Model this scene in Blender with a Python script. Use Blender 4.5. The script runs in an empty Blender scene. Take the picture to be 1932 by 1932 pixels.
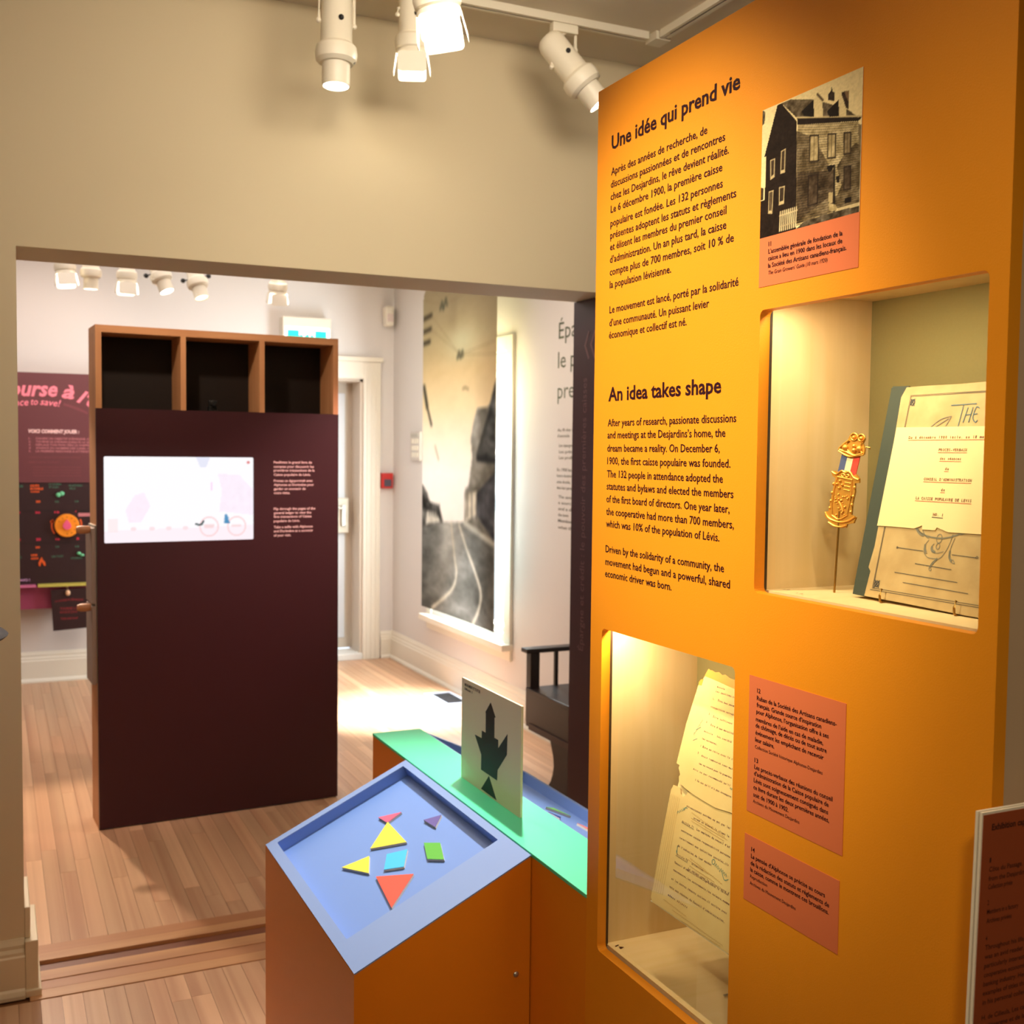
import bpy, bmesh, math, random
import numpy as np
from mathutils import Vector, Matrix

random.seed(7)
SC = bpy.context.scene
COL = SC.collection

# ------------------------------------------------------------------ camera
YAW, PITCH, ROLL, F_PX = 0.4356, -0.0531, 0.0109, 2101.0
fw = Vector((math.sin(YAW)*math.cos(PITCH), math.cos(YAW)*math.cos(PITCH), math.sin(PITCH)))
rt = Vector((math.cos(YAW), -math.sin(YAW), 0)); up = rt.cross(fw)
cr, sr = math.cos(ROLL), math.sin(ROLL)
r2 = rt*cr + up*sr
u2 = rt*(-sr) + up*cr
cam_d = bpy.data.cameras.new('camera'); cam = bpy.data.objects.new('camera', cam_d); COL.objects.link(cam)
cam.matrix_world = Matrix(((r2.x, u2.x, -fw.x, 0), (r2.y, u2.y, -fw.y, 0), (r2.z, u2.z, -fw.z, 1.6), (0, 0, 0, 1)))
cam_d.sensor_width = 24.0; cam_d.lens = 24.0*F_PX/1932.0
cam_d.clip_start = 0.05; cam_d.clip_end = 60
cam_d.dof.use_dof = True; cam_d.dof.focus_distance = 1.75; cam_d.dof.aperture_fstop = 5.6
SC.camera = cam

# ------------------------------------------------------------------ view and world
SC.view_settings.view_transform = 'Standard'; SC.view_settings.look = 'None'
SC.view_settings.gamma = 1.0; SC.view_settings.exposure = 0.0
try: SC.view_settings.use_curve_mapping = False
except Exception: pass
world = bpy.data.worlds.new('world'); SC.world = world; world.use_nodes = True
bgn = world.node_tree.nodes['Background']
bgn.inputs[0].default_value = (0.80, 0.90, 1.0, 1); bgn.inputs[1].default_value = 1.6

# ------------------------------------------------------------------ lights
def aim(o, target):
    d = Vector(target) - o.location
    o.rotation_euler = d.to_track_quat('-Z', 'Y').to_euler()
def spot(name, loc, target, power, angle=50, blend=0.6, color=(1, .82, .6), radius=0.03):
    l = bpy.data.lights.new(name, 'SPOT'); l.energy = power; l.spot_size = math.radians(angle)
    l.spot_blend = blend; l.color = color; l.shadow_soft_size = radius
    o = bpy.data.objects.new(name, l); o.location = loc; COL.objects.link(o); aim(o, target); return o
def area(name, loc, target, power, sx, sy, color=(1, 1, 1), spread=180):
    l = bpy.data.lights.new(name, 'AREA'); l.energy = power; l.shape = 'RECTANGLE'; l.size = sx; l.size_y = sy
    l.color = color; l.spread = math.radians(spread)
    o = bpy.data.objects.new(name, l); o.location = loc; COL.objects.link(o); aim(o, target); return o
def strip_light(name, loc, target, power, width, length, color):      # long side along world y
    o = area(name, loc, target, power, width, length, color)
    zd = (Vector(loc)-Vector(target)); zd.y = 0; zd.normalize(); yd = Vector((0, 1, 0)); xd = yd.cross(zd)
    o.matrix_world = Matrix(((xd.x, yd.x, zd.x, loc[0]), (xd.y, yd.y, zd.y, loc[1]), (xd.z, yd.z, zd.z, loc[2]), (0, 0, 0, 1)))
    return o
spot('panel_spot_light', (-0.55, 1.75, 2.9), (1.0, 1.54, 1.70), 330, 35, 1.0, (1, .86, .62), 0.05)
spot('panel_fill_spot_light', (-0.35, -0.7, 2.8), (1.0, 1.12, 1.15), 80, 42, 1.0, (1, .88, .66), 0.12)
spot('tray_spot_light', (1.42, 2.98, 2.70), (0.90, 2.35, 0.72), 300, 44, .9, (1, .95, .88), 0.03)
spot('table_spot_light', (0.92, 3.20, 2.60), (0.80, 2.35, 0.7), 26, 60, .9, (1, .90, .76), 0.04)
area('wall_wash_light', (1.05, 2.05, 2.93), (1.05, 3.48, 2.2), 21, 1.3, .4, (1, .87, .70), 130)
spot('panel_side_fill', (-0.2, 0.9, 2.9), (1.0, 1.0, 1.35), 36, 50, 1.0, (1, .86, .62), 0.1)  # unseen fill added to brighten the near and lower parts of the panel
# back room
spot('floor_pool_light', (2.0, 5.6, 2.9), (2.28, 6.45, 0.0), 2700, 27, 1.0, (.95, .96, 1.0), 0.08)  # added spot, stands in for sunlight through the window
spot('kiosk_back_light', (0.05, 6.3, 2.6), (0.38, 4.5, 0.0), 260, 46, .5, (1, .80, .62), 0.04)
spot('game_wash_light', (0.42, 6.9, 2.75), (0.2, 8.2, 2.1), 34, 85, 1.0, (1, .78, .66), 0.08)
spot('back_wall_wash_light', (1.5, 6.4, 2.7), (1.6, 8.2, 1.9), 36, 100, 1.0, (1, .86, .74), 0.1)
spot('text_wall_light', (1.2, 4.9, 2.85), (2.8, 5.0, 1.75), 40, 66, 1.0, (1, .82, .58), 0.06)
spot('banner_light', (1.3, 6.1, 2.8), (2.6, 6.5, 1.9), 26, 60, 1.0, (1, .92, .80), 0.06)
spot('kiosk_frame_fill', (0.3, 3.95, 2.85), (0.8, 4.9, 1.95), 60, 60, 1.0, (1, .80, .60), 0.05)  # unseen fill added to brighten the oak frame of the kiosk
spot('kiosk_front_fill', (2.25, 4.3, 2.3), (1.36, 4.93, 1.35), 150, 44, 1.0, (1, .62, .58), 0.05)  # unseen reddish fill added for the glow on the kiosk front
area('back_room_fill', (0.9, 5.9, 2.94), (0.9, 5.9, 0), 46, 2.6, 3.2, (1, .93, .90))  # soft overhead fill added for the back room, no fixture of its own
area('front_room_fill', (-0.6, 1.2, 2.94), (-0.6, 1.2, 0), 8, 2.0, 2.6, (1, .82, .58))  # added ambient fill over the front room, not a ceiling fixture
area('window_daylight', (2.86, 6.7, 1.33), (0.0, 6.5, 0.9), 150, 1.2, 1.65, (.86, .94, 1.0))

# ------------------------------------------------------------------ materials
def lin(c):
    c = c/255.0
    return c/12.92 if c <= 0.04045 else ((c+0.055)/1.055)**2.4
def rgb(r, g, b): return (lin(r), lin(g), lin(b), 1.0)
MATS = {}
def mat(name, col, rough=.5, metal=0, spec=.5, noise=None, bump=None, emit=None, coat=0, random_tint=0, grain=None, alpha=None):
    if name in MATS: return MATS[name]
    m = bpy.data.materials.new(name); m.use_nodes = True; MATS[name] = m
    nt = m.node_tree; b = nt.nodes['Principled BSDF']; N = nt.nodes.new; L = nt.links.new
    b.inputs['Roughness'].default_value = rough; b.inputs['Metallic'].default_value = metal
    b.inputs['Specular IOR Level'].default_value = spec; b.inputs['Base Color'].default_value = col
    b.inputs['Coat Weight'].default_value = coat
    tc = N('ShaderNodeTexCoord')
    src = None
    def mixc(a, bcol, fac):
        mx = N('ShaderNodeMix'); mx.data_type = 'RGBA'
        if isinstance(a, tuple): mx.inputs[6].default_value = a
        else: L(a, mx.inputs[6])
        mx.inputs[7].default_value = bcol
        if isinstance(fac, (int, float)): mx.inputs[0].default_value = fac
        else: L(fac, mx.inputs[0])
        return mx.outputs[2]
    cur = col
    if noise:                                   # (scale, second colour, amount)
        t = N('ShaderNodeTexNoise'); t.inputs['Scale'].default_value = noise[0]; t.inputs['Detail'].default_value = 4
        L(tc.outputs['Object'], t.inputs['Vector'])
        mr = N('ShaderNodeMapRange'); L(t.outputs['Fac'], mr.inputs[0]); mr.inputs[1].default_value = .35; mr.inputs[2].default_value = .65; mr.inputs[4].default_value = noise[2]
        cur = mixc(cur, noise[1], mr.outputs[0])
    if grain:                                   # (stretch xyz, second colour, amount)
        mp = N('ShaderNodeMapping'); L(tc.outputs['Object'], mp.inputs[0]); mp.inputs['Scale'].default_value = grain[0]
        if random_tint:
            oi = N('ShaderNodeObjectInfo'); vm = N('ShaderNodeVectorMath'); vm.operation = 'SCALE'; vm.inputs[3].default_value = 37.0
            cv = N('ShaderNodeCombineXYZ')
            for k in range(3): L(oi.outputs['Random'], cv.inputs[k])
            L(cv.outputs[0], vm.inputs[0]); L(vm.outputs[0], mp.inputs['Location'])
        t = N('ShaderNodeTexNoise'); t.inputs['Scale'].default_value = 1.0; t.inputs['Detail'].default_value = 5; t.inputs['Distortion'].default_value = .6
        L(mp.outputs[0], t.inputs['Vector'])
        mr = N('ShaderNodeMapRange'); L(t.outputs['Fac'], mr.inputs[0]); mr.inputs[1].default_value = .35; mr.inputs[2].default_value = .7; mr.inputs[4].default_value = grain[2]
        cur = mixc(cur, grain[1], mr.outputs[0])
    if random_tint:
        oi = N('ShaderNodeObjectInfo'); hs = N('ShaderNodeHueSaturation')
        mr = N('ShaderNodeMapRange'); L(oi.outputs['Random'], mr.inputs[0]); mr.inputs[3].default_value = 1-random_tint; mr.inputs[4].default_value = 1+random_tint
        L(mr.outputs[0], hs.inputs['Value']); 
        if isinstance(cur, tuple): hs.inputs['Color'].default_value = cur
        else: L(cur, hs.inputs['Color'])
        cur = hs.outputs[0]
    if not isinstance(cur, tuple): L(cur, b.inputs['Base Color'])
    if bump:                                    # (scale, strength, distance)
        t = N('ShaderNodeTexNoise'); t.inputs['Scale'].default_value = bump[0]; t.inputs['Detail'].default_value = 3
        L(tc.outputs['Object'], t.inputs['Vector'])
        bp = N('ShaderNodeBump'); bp.inputs['Strength'].default_value = bump[1]; bp.inputs['Distance'].default_value = bump[2]
        L(t.outputs['Fac'], bp.inputs['Height']); L(bp.outputs[0], b.inputs['Normal'])
    if emit:
        b.inputs['Emission Color'].default_value = emit[0]; b.inputs['Emission Strength'].default_value = emit[1]
    return m
def vmat(name, rough=.5, emit=0, spec=.3, transl=0):
    if name in MATS: return MATS[name]
    m = bpy.data.materials.new(name); m.use_nodes = True; MATS[name] = m
    nt = m.node_tree; b = nt.nodes['Principled BSDF']
    a = nt.nodes.new('ShaderNodeVertexColor'); a.layer_name = 'print'
    nt.links.new(a.outputs[0], b.inputs['Base Color']); b.inputs['Roughness'].default_value = rough; b.inputs['Specular IOR Level'].default_value = spec
    if emit:
        b.inputs['Base Color'].default_value = (0, 0, 0, 1); nt.links.remove(b.inputs['Base Color'].links[0])
        nt.links.new(a.outputs[0], b.inputs['Emission Color']); b.inputs['Emission Strength'].default_value = emit
    if transl:
        tr = nt.nodes.new('ShaderNodeBsdfTranslucent'); nt.links.new(a.outputs[0], tr.inputs[0])
        mx = nt.nodes.new('ShaderNodeMixShader'); mx.inputs[0].default_value = transl
        out = nt.nodes['Material Output']
        nt.links.new(b.outputs[0], mx.inputs[1]); nt.links.new(tr.outputs[0], mx.inputs[2]); nt.links.new(mx.outputs[0], out.inputs[0])
    return m
def glass_mat():
    m = bpy.data.materials.new('clear_glass'); m.use_nodes = True; nt = m.node_tree; nt.nodes.clear()
    N = nt.nodes.new; L = nt.links.new
    out = N('ShaderNodeOutputMaterial'); mx = N('ShaderNodeMixShader'); tr = N('ShaderNodeBsdfTransparent'); gl = N('ShaderNodeBsdfGlossy'); fr = N('ShaderNodeFresnel')
    gl.inputs['Roughness'].default_value = .0; fr.inputs[0].default_value = 1.5; tr.inputs[0].default_value = (.96, .98, .96, 1)
    ge = N('ShaderNodeNewGeometry'); sb = N('ShaderNodeMath'); sb.operation = 'SUBTRACT'; sb.inputs[0].default_value = 1.0; ml = N('ShaderNodeMath'); ml.operation = 'MULTIPLY'
    L(ge.outputs['Backfacing'], sb.inputs[1]); L(sb.outputs[0], ml.inputs[0]); L(fr.outputs[0], ml.inputs[1])
    L(ml.outputs[0], mx.inputs[0]); L(tr.outputs[0], mx.inputs[1]); L(gl.outputs[0], mx.inputs[2]); L(mx.outputs[0], out.inputs[0])
    return m
M_wall = mat('cream_wall_paint', rgb(216, 200, 166), .75, spec=.2, bump=(90, .08, .002))
M_wallb = mat('back_room_wall_paint', rgb(220, 216, 214), .7, spec=.25, bump=(90, .06, .002))
M_ceil = mat('ceiling_paint', rgb(226, 212, 188), .85, spec=.1)
M_trim = mat('white_trim_paint', rgb(232, 226, 212), .4)
M_trimf = mat('cream_trim_paint', rgb(222, 206, 172), .45)
M_orange = mat('orange_panel_paint', rgb(240, 150, 24), .48, spec=.35, noise=(3, rgb(237, 145, 22), .5), bump=(420, .35, .0006))
M_text = mat('aubergine_lettering', rgb(44, 10, 22), .5, spec=.2)
M_salmon = mat('salmon_label_vinyl', rgb(222, 118, 72), .6, spec=.2)
M_maple = mat('pale_maple_ply', rgb(230, 200, 150), .5, grain=((3, 60, 3), rgb(222, 190, 128), .55))
M_maplez = mat('pale_maple_ply_upright', rgb(230, 200, 150), .5, grain=((40, 40, 2.5), rgb(220, 188, 128), .6))
M_felt = mat('olive_case_back', rgb(150, 138, 92), .9, spec=.1, noise=(400, rgb(140, 128, 84), .4))
M_case = mat('beige_case_side', rgb(206, 176, 140), .6, grain=((30, 30, 1.5), rgb(198, 166, 130), .5))
M_black = mat('black_gasket', rgb(18, 14, 12), .5)
M_blue = mat('blue_tray_laminate', rgb(112, 144, 206), .42, bump=(300, .15, .0004))
M_bluer = mat('grey_blue_rim_laminate', rgb(128, 152, 200), .42, bump=(300, .15, .0004))
M_green = mat('mint_green_laminate', rgb(84, 222, 168), .4, bump=(300, .12, .0004))
M_orange2 = mat('burnt_orange_laminate', rgb(236, 140, 26), .42, spec=.4, bump=(420, .25, .0005))
M_glass = glass_mat()
M_purple = mat('dark_aubergine_laminate', rgb(58, 18, 27), .45, spec=.5)
M_niche = mat('black_niche_laminate', rgb(30, 20, 16), .6, spec=.3)
M_ply = mat('oak_ply_edge', rgb(206, 150, 104), .5, grain=((30, 30, 2), rgb(184, 122, 78), .6))
M_plyh = mat('oak_ply_flat', rgb(206, 150, 104), .5, grain=((2, 30, 30), rgb(184, 122, 78), .6))
M_plank = mat('maple_floor_plank', rgb(212, 170, 132), .36, spec=.4, coat=.1, grain=((1, .16, 1), rgb(176, 128, 96), .8), random_tint=.14)
M_plankb = mat('floor_board_bed', rgb(120, 76, 44), .5)
M_lamp = mat('white_lamp_enamel', rgb(236, 226, 204), .4)
M_lens = mat('glowing_lamp_lens', rgb(255, 255, 245), .3, emit=((1, .96, .86, 1), 14))
M_flapw = mat('white_barn_door_enamel', rgb(244, 236, 218), .4)
M_blk = mat('black_plastic', rgb(16, 16, 16), .45)
M_bench = mat('black_stained_wood', rgb(26, 16, 16), .38, grain=((20, 2, 20), rgb(36, 24, 22), .5))
M_metal = mat('brushed_metal', rgb(190, 186, 176), .35, metal=.8)
M_gold = mat('gilt_brass', rgb(224, 160, 66), .32, metal=.6, bump=(900, .4, .0006))
M_brass = mat('brass_rod', rgb(176, 130, 62), .35, metal=.9)
M_pink = mat('pink_print_ink', rgb(255, 138, 158), .6)
M_pinkw = mat('pale_pink_print_ink', rgb(246, 204, 204), .6)
M_maroon = mat('maroon_game_board', rgb(104, 52, 58), .55)
M_maroon2 = mat('dark_game_board', rgb(46, 22, 26), .5)
M_teal = mat('dim_teal_print_ink', rgb(66, 110, 88), .6)
M_tealb = mat('bright_teal_enamel', rgb(110, 200, 150), .4)
M_orangei = mat('orange_print_ink', rgb(226, 92, 34), .5)
M_dial = mat('orange_dial_enamel', rgb(250, 150, 36), .45)
M_dialp = mat('pink_dial_pointer', rgb(240, 96, 140), .45)

# ------------------------------------------------------------------ mesh helpers
class MB:
    def __init__(s): s.v = []; s.f = []; s.mi = []
    def add(s, vs, fs, mi=0):
        k = len(s.v); s.v += [tuple(v) for v in vs]; s.f += [tuple(i+k for i in f) for f in fs]; s.mi += [mi]*len(fs); return s
    def box(s, lo, hi, M=None, mi=0):
        x0, y0, z0 = lo; x1, y1, z1 = hi
        vs = [Vector(p) for p in ((x0, y0, z0), (x1, y0, z0), (x1, y1, z0), (x0, y1, z0), (x0, y0, z1), (x1, y0, z1), (x1, y1, z1), (x0, y1, z1))]
        if M is not None: vs = [M @ v for v in vs]
        return s.add(vs, [(3, 2, 1, 0), (4, 5, 6, 7), (0, 1, 5, 4), (1, 2, 6, 5), (2, 3, 7, 6), (3, 0, 4, 7)], mi)
    def prism(s, pts, off, mi=0):
        n = len(pts); off = Vector(off); a = [Vector(p) for p in pts]; b = [p+off for p in a]
        fs = [tuple(range(n))[::-1], tuple(range(n, 2*n))] + [(i, (i+1) % n, n+(i+1) % n, n+i) for i in range(n)]
        return s.add(a+b, fs, mi)
    def lathe(s, prof, M=None, seg=24, mi=0, caps=True):
        vs = []; fs = []
        for r, z in prof:
            for k in range(seg):
                a = 2*math.pi*k/seg; v = Vector((r*math.cos(a), r*math.sin(a), z)); vs.append(M @ v if M is not None else v)
        for j in range(len(prof)-1):
            for k in range(seg):
                k2 = (k+1) % seg; fs.append((j*seg+k, j*seg+k2, (j+1)*seg+k2, (j+1)*seg+k))
        if caps: fs.append(tuple(range(seg))[::-1]); fs.append(tuple((len(prof)-1)*seg+k for k in range(seg)))
        return s.add(vs, fs, mi)
    def tube(s, pts, r, seg=8, mi=0):
        pts = [Vector(p) for p in pts]; vs = []; fs = []
        for i, p in enumerate(pts):
            d = (pts[min(i+1, len(pts)-1)] - pts[max(i-1, 0)]).normalized()
            a = d.orthogonal().normalized() if abs(d.z) > .95 else d.cross(Vector((0, 0, 1))).normalized()
            b = d.cross(a)
            rr = r[i] if isinstance(r, (list, tuple)) else r
            for k in range(seg):
                t = 2*math.pi*k/seg; vs.append(p + a*math.cos(t)*rr + b*math.sin(t)*rr)
        for i in range(len(pts)-1):
            for k in range(seg):
                k2 = (k+1) % seg; fs.append((i*seg+k, i*seg+k2, (i+1)*seg+k2, (i+1)*seg+k))
        fs.append(tuple(range(seg))[::-1]); fs.append(tuple((len(pts)-1)*seg+k for k in range(seg)))
        return s.add(vs, fs, mi)
    def ball(s, c, r, seg=12, rings=8, mi=0, M=None):
        rx, ry, rz = (r, r, r) if not isinstance(r, (tuple, list)) else r
        prof = []; vs = []; fs = []
        for j in range(rings+1):
            t = math.pi*j/rings
            for k in range(seg):
                a = 2*math.pi*k/seg
                v = Vector((rx*math.sin(t)*math.cos(a), ry*math.sin(t)*math.sin(a), rz*math.cos(t)))
                if M is not None: v = M @ v
                vs.append(v + Vector(c))
        for j in range(rings):
            for k in range(seg):
                k2 = (k+1) % seg; fs.append((j*seg+k, (j+1)*seg+k, (j+1)*seg+k2, j*seg+k2))
        return s.add(vs, fs, mi)
    def build(s, name, m, parent=None, smooth=False, bevel=0, **props):
        me = bpy.data.meshes.new(name); me.from_pydata([tuple(v) for v in s.v], [], s.f)
        for mm in (m if isinstance(m, (list, tuple)) else [m]): me.materials.append(mm)
        if isinstance(m, (list, tuple)): me.polygons.foreach_set('material_index', s.mi)
        bm = bmesh.new(); bm.from_mesh(me); bmesh.ops.recalc_face_normals(bm, faces=bm.faces); bm.to_mesh(me); bm.free()
        me.update()
        return link(name, me, parent, smooth, bevel, **props)
def link(name, me, parent=None, smooth=False, bevel=0, **props):
    o = bpy.data.objects.new(name, me); COL.objects.link(o)
    if smooth:
        me.shade_smooth() if hasattr(me, 'shade_smooth') else None
        try: me.set_sharp_from_angle(angle=math.radians(35))
        except Exception: pass
    if parent is not None:
        o.parent = parent
        if parent.type == 'EMPTY': o.matrix_parent_inverse = Matrix.Translation(-parent.location)
    if bevel:
        b = o.modifiers.new('soft_edges', 'BEVEL'); b.width = bevel; b.segments = 2; b.limit_method = 'ANGLE'; b.angle_limit = math.radians(40)
        b.harden_normals = False
    for k, v in props.items(): o[k] = v
    return o
def thing(name, label, cat, loc, group=None):
    o = bpy.data.objects.new(name, None); o.empty_display_size = .05; o.location = loc; COL.objects.link(o)
    o['label'] = label; o['category'] = cat
    if group: o['group'] = group
    return o
def tag(o, label, cat, group=None):
    o['label'] = label; o['category'] = cat
    if group: o['group'] = group
    return o
def struct(name, mb, m, parent=None, bevel=0):
    o = mb.build(name, m, parent, bevel=bevel)
    if parent is None: o['kind'] = 'structure'
    return o
def frame(O, U, V):
    U = Vector(U).normalized(); V = Vector(V).normalized(); W = U.cross(V)
    return Matrix(((U.x, V.x, W.x, O[0]), (U.y, V.y, W.y, O[1]), (U.z, V.z, W.z, O[2]), (0, 0, 0, 1)))
def rrect(u0, v0, u1, v1, r, seg=4):
    out = []
    for cx, cy, a0 in ((u1-r, v1-r, 0), (u0+r, v1-r, 90), (u0+r, v0+r, 180), (u1-r, v0+r, 270)):
        for k in range(seg+1):
            a = math.radians(a0+90*k/seg); out.append((cx+r*math.cos(a), cy+r*math.sin(a)))
    return out
def plate(name, loops, Fm, thick, m, parent=None, smooth=False, **props):
    """flat board with outline loops[0] and holes loops[1:]; front face on the frame plane, thickness behind it"""
    cu = bpy.data.curves.new('tmp', 'CURVE'); cu.dimensions = '2D'; cu.fill_mode = 'BOTH'; cu.extrude = thick/2
    for lp in loops:
        sp = cu.splines.new('POLY'); sp.points.add(len(lp)-1); sp.use_cyclic_u = True
        for i, (x, y) in enumerate(lp): sp.points[i].co = (x, y, 0, 1)
    ob = bpy.data.objects.new('tmp', cu); me = bpy.data.meshes.new_from_object(ob)
    me.name = name
    T = Fm @ Matrix.Translation((0, 0, -thick/2)); me.transform(T)
    me.materials.clear(); me.materials.append(m)
    me.polygons.foreach_set('material_index', [0]*len(me.polygons))
    bm = bmesh.new(); bm.from_mesh(me); bmesh.ops.remove_doubles(bm, verts=bm.verts, dist=1e-6); bmesh.ops.recalc_face_normals(bm, faces=bm.faces); bm.to_mesh(me); bm.free()
    for p in me.polygons: p.use_smooth = False
    bpy.data.objects.remove(ob); bpy.data.curves.remove(cu)
    return link(name, me, parent, **props)
GL = {}
def glyphs(text, bold=0.0, shear=0.0):
    key = (text, bold, shear)
    if key in GL: return GL[key]
    cu = bpy.data.curves.new('t', 'FONT'); cu.body = text; cu.size = 1; cu.resolution_u = 2; cu.offset = bold; cu.shear = shear
    ob = bpy.data.objects.new('t', cu); me = bpy.data.meshes.new_from_object(ob)
    n = len(me.vertices); co = np.zeros(n*3); me.vertices.foreach_get('co', co); co = co.reshape(-1, 3)[:, :2]
    fs = [tuple(p.vertices) for p in me.polygons]
    bpy.data.objects.remove(ob); bpy.data.curves.remove(cu); bpy.data.meshes.remove(me)
    w = float(co[:, 0].max()-co[:, 0].min()) if n else 0; x0 = float(co[:, 0].min()) if n else 0
    GL[key] = (co, fs, w, x0); return GL[key]
def text(name, Fm, lines, m, parent, lift=.0005, bold=0.0, shear=0.0, mono=False, **props):
    """lines: (string, u, v, width or None, size[, angle])"""
    V = []; Fs = []
    for ln in lines:
        t, u, v, w, size = ln[:5]; ang = ln[5] if len(ln) > 5 else 0
        if mono:
            n = max(1, len(t)); cell = (w or n*size*.6)/n; items = [(c, i*cell+cell*.5) for i, c in enumerate(t) if c != ' ']
            for c, cx in items:
                co, fs, gw, x0 = glyphs(c, bold, 0)
                if not len(co): continue
                sx = min(size, cell*.86/max(gw, .28)); k = len(V)
                for x, y in co: V.append(Fm @ Vector((u+cx+(x-x0-gw/2)*sx, v+y*size, lift)))
                Fs += [tuple(i+k for i in f) for f in fs]
            continue
        co, fs, gw, x0 = glyphs(t, bold, shear)
        if not len(co): continue
        sx = (w/gw) if w else size; k = len(V); ca, sa = math.cos(ang), math.sin(ang)
        for x, y in co:
            a, b = (x-x0)*sx, y*size
            V.append(Fm @ Vector((u+a*ca-b*sa, v+a*sa+b*ca, lift)))
        Fs += [tuple(i+k for i in f) for f in fs]
    me = bpy.data.meshes.new(name); me.from_pydata([tuple(v) for v in V], [], Fs); me.materials.append(m); me.update()
    return link(name, me, parent, **props)
def text_each(name, Fm, lines, m, parent, **kw):
    for ln in lines: text(name, Fm, [ln], m, parent, **kw)
def strokes(mb, Fm, paths, w, lift=.0006, mi=0):
    """flat ribbons drawn on a frame plane"""
    for pts in paths:
        P = [Vector((p[0], p[1], 0)) for p in pts]; L_ = []; R_ = []
        for i, p in enumerate(P):
            d = (P[min(i+1, len(P)-1)]-P[max(i-1, 0)]); d = d.normalized() if d.length > 1e-9 else Vector((1, 0, 0))
            nn = Vector((-d.y, d.x, 0))*(w/2); L_.append(p+nn); R_.append(p-nn)
        vs = [Fm @ Vector((q.x, q.y, lift)) for q in L_+R_]; n = len(P)
        mb.add(vs, [(i, i+1, n+i+1, n+i) for i in range(n-1)], mi)
def curve(pts, n=6):
    out = []
    for i in range(len(pts)-1):
        p0 = pts[max(i-1, 0)]; p1 = pts[i]; p2 = pts[i+1]; p3 = pts[min(i+2, len(pts)-1)]
        for k in range(n):
            t = k/n
            out.append(tuple(.5*((2*p1[j]) + (-p0[j]+p2[j])*t + (2*p0[j]-5*p1[j]+4*p2[j]-p3[j])*t*t + (-p0[j]+3*p1[j]-3*p2[j]+p3[j])*t**3) for j in range(2)))
    out.append(tuple(pts[-1])); return out
class Print:
    """paints a flat printed picture into per-vertex colours of a fine grid"""
    def __init__(s, nx, ny, bg):
        s.nx, s.ny = nx, ny; s.c = np.zeros((ny, nx, 3)); s.c[:] = bg
        s.X, s.Y = np.meshgrid(np.linspace(0, 1, nx), np.linspace(0, 1, ny))
    def mask(s, poly):
        m = np.zeros((s.ny, s.nx), bool); n = len(poly)
        for i in range(n):
            x0, y0 = poly[i]; x1, y1 = poly[(i+1) % n]
            if y0 == y1: continue
            c = ((y0 > s.Y) != (y1 > s.Y)) & (s.X < (x1-x0)*(s.Y-y0)/(y1-y0)+x0); m ^= c
        return m
    def fill(s, poly, col, a=1.0, noise=0, sc=6, seed=1):
        m = s.mask(poly)
        v = np.array(col, float)
        if noise:
            nz = s.noise(sc, seed)[..., None]; tgt = v+nz*noise
        else: tgt = np.broadcast_to(v, s.c.shape)
        s.c[m] = s.c[m]*(1-a)+tgt[m]*a
    def noise(s, sc, seed):
        r = np.random.RandomState(seed); out = np.zeros((s.ny, s.nx)); amp = 1
        for o in range(3):
            g = r.rand(int(sc*2**o)+3, int(sc*2**o*s.nx/s.ny)+3)-.5
            yy = s.Y*(g.shape[0]-2); xx = s.X*(g.shape[1]-2); iy = yy.astype(int); ix = xx.astype(int); fy = yy-iy; fx = xx-ix
            iy = np.clip(iy, 0, g.shape[0]-2); ix = np.clip(ix, 0, g.shape[1]-2)
            out += amp*((g[iy, ix]*(1-fx)+g[iy, ix+1]*fx)*(1-fy)+(g[iy+1, ix]*(1-fx)+g[iy+1, ix+1]*fx)*fy); amp *= .6
        return out
    def line(s, pts, w, col, a=1.0, asp=1.0):
        for (x0, y0), (x1, y1) in zip(pts[:-1], pts[1:]):
            dx, dy = x1-x0, (y1-y0)*asp; L2 = dx*dx+dy*dy+1e-12
            t = np.clip(((s.X-x0)*dx+(s.Y-y0)*asp*dy)/L2, 0, 1)
            d = np.hypot(s.X-x0-t*dx, (s.Y-y0)*asp-t*dy); k = np.clip(1.5-d/(w/2), 0, 1)[..., None]*a
            s.c = s.c*(1-k)+np.array(col, float)*k
    def build(s, name, Fm, W, H, m, parent, keep=None, bend=None, **props):
        n = s.nx*s.ny; X = s.X*W; Y = s.Y*H; Z = np.zeros_like(X) if bend is None else bend(s.X, s.Y)
        co = np.stack([X, Y, Z, np.ones_like(X)], -1).reshape(-1, 4) @ np.array(Fm).T
        idx = np.arange(n).reshape(s.ny, s.nx)
        q = np.stack([idx[:-1, :-1], idx[:-1, 1:], idx[1:, 1:], idx[1:, :-1]], -1)
        if keep is not None: q = q[keep(s.X, s.Y)[:-1, :-1]]
        q = q.reshape(-1, 4)
        me = bpy.data.meshes.new(name); me.vertices.add(n); me.vertices.foreach_set('co', co[:, :3].ravel())
        me.loops.add(q.size); me.loops.foreach_set('vertex_index', q.ravel()); me.polygons.add(len(q))
        me.polygons.foreach_set('loop_start', np.arange(0, q.size, 4)); me.polygons.foreach_set('loop_total', np.full(len(q), 4))
        me.update(calc_edges=True)
        at = me.color_attributes.new('print', 'FLOAT_COLOR', 'POINT')
        c = np.clip(s.c, 0, 255)/255; c = np.where(c <= .04045, c/12.92, ((c+.055)/1.055)**2.4)
        at.data.foreach_set('color', np.concatenate([c.reshape(-1, 3), np.ones((n, 1))], 1).ravel())
        me.materials.append(m)
        return link(name, me, parent, **props)

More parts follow.
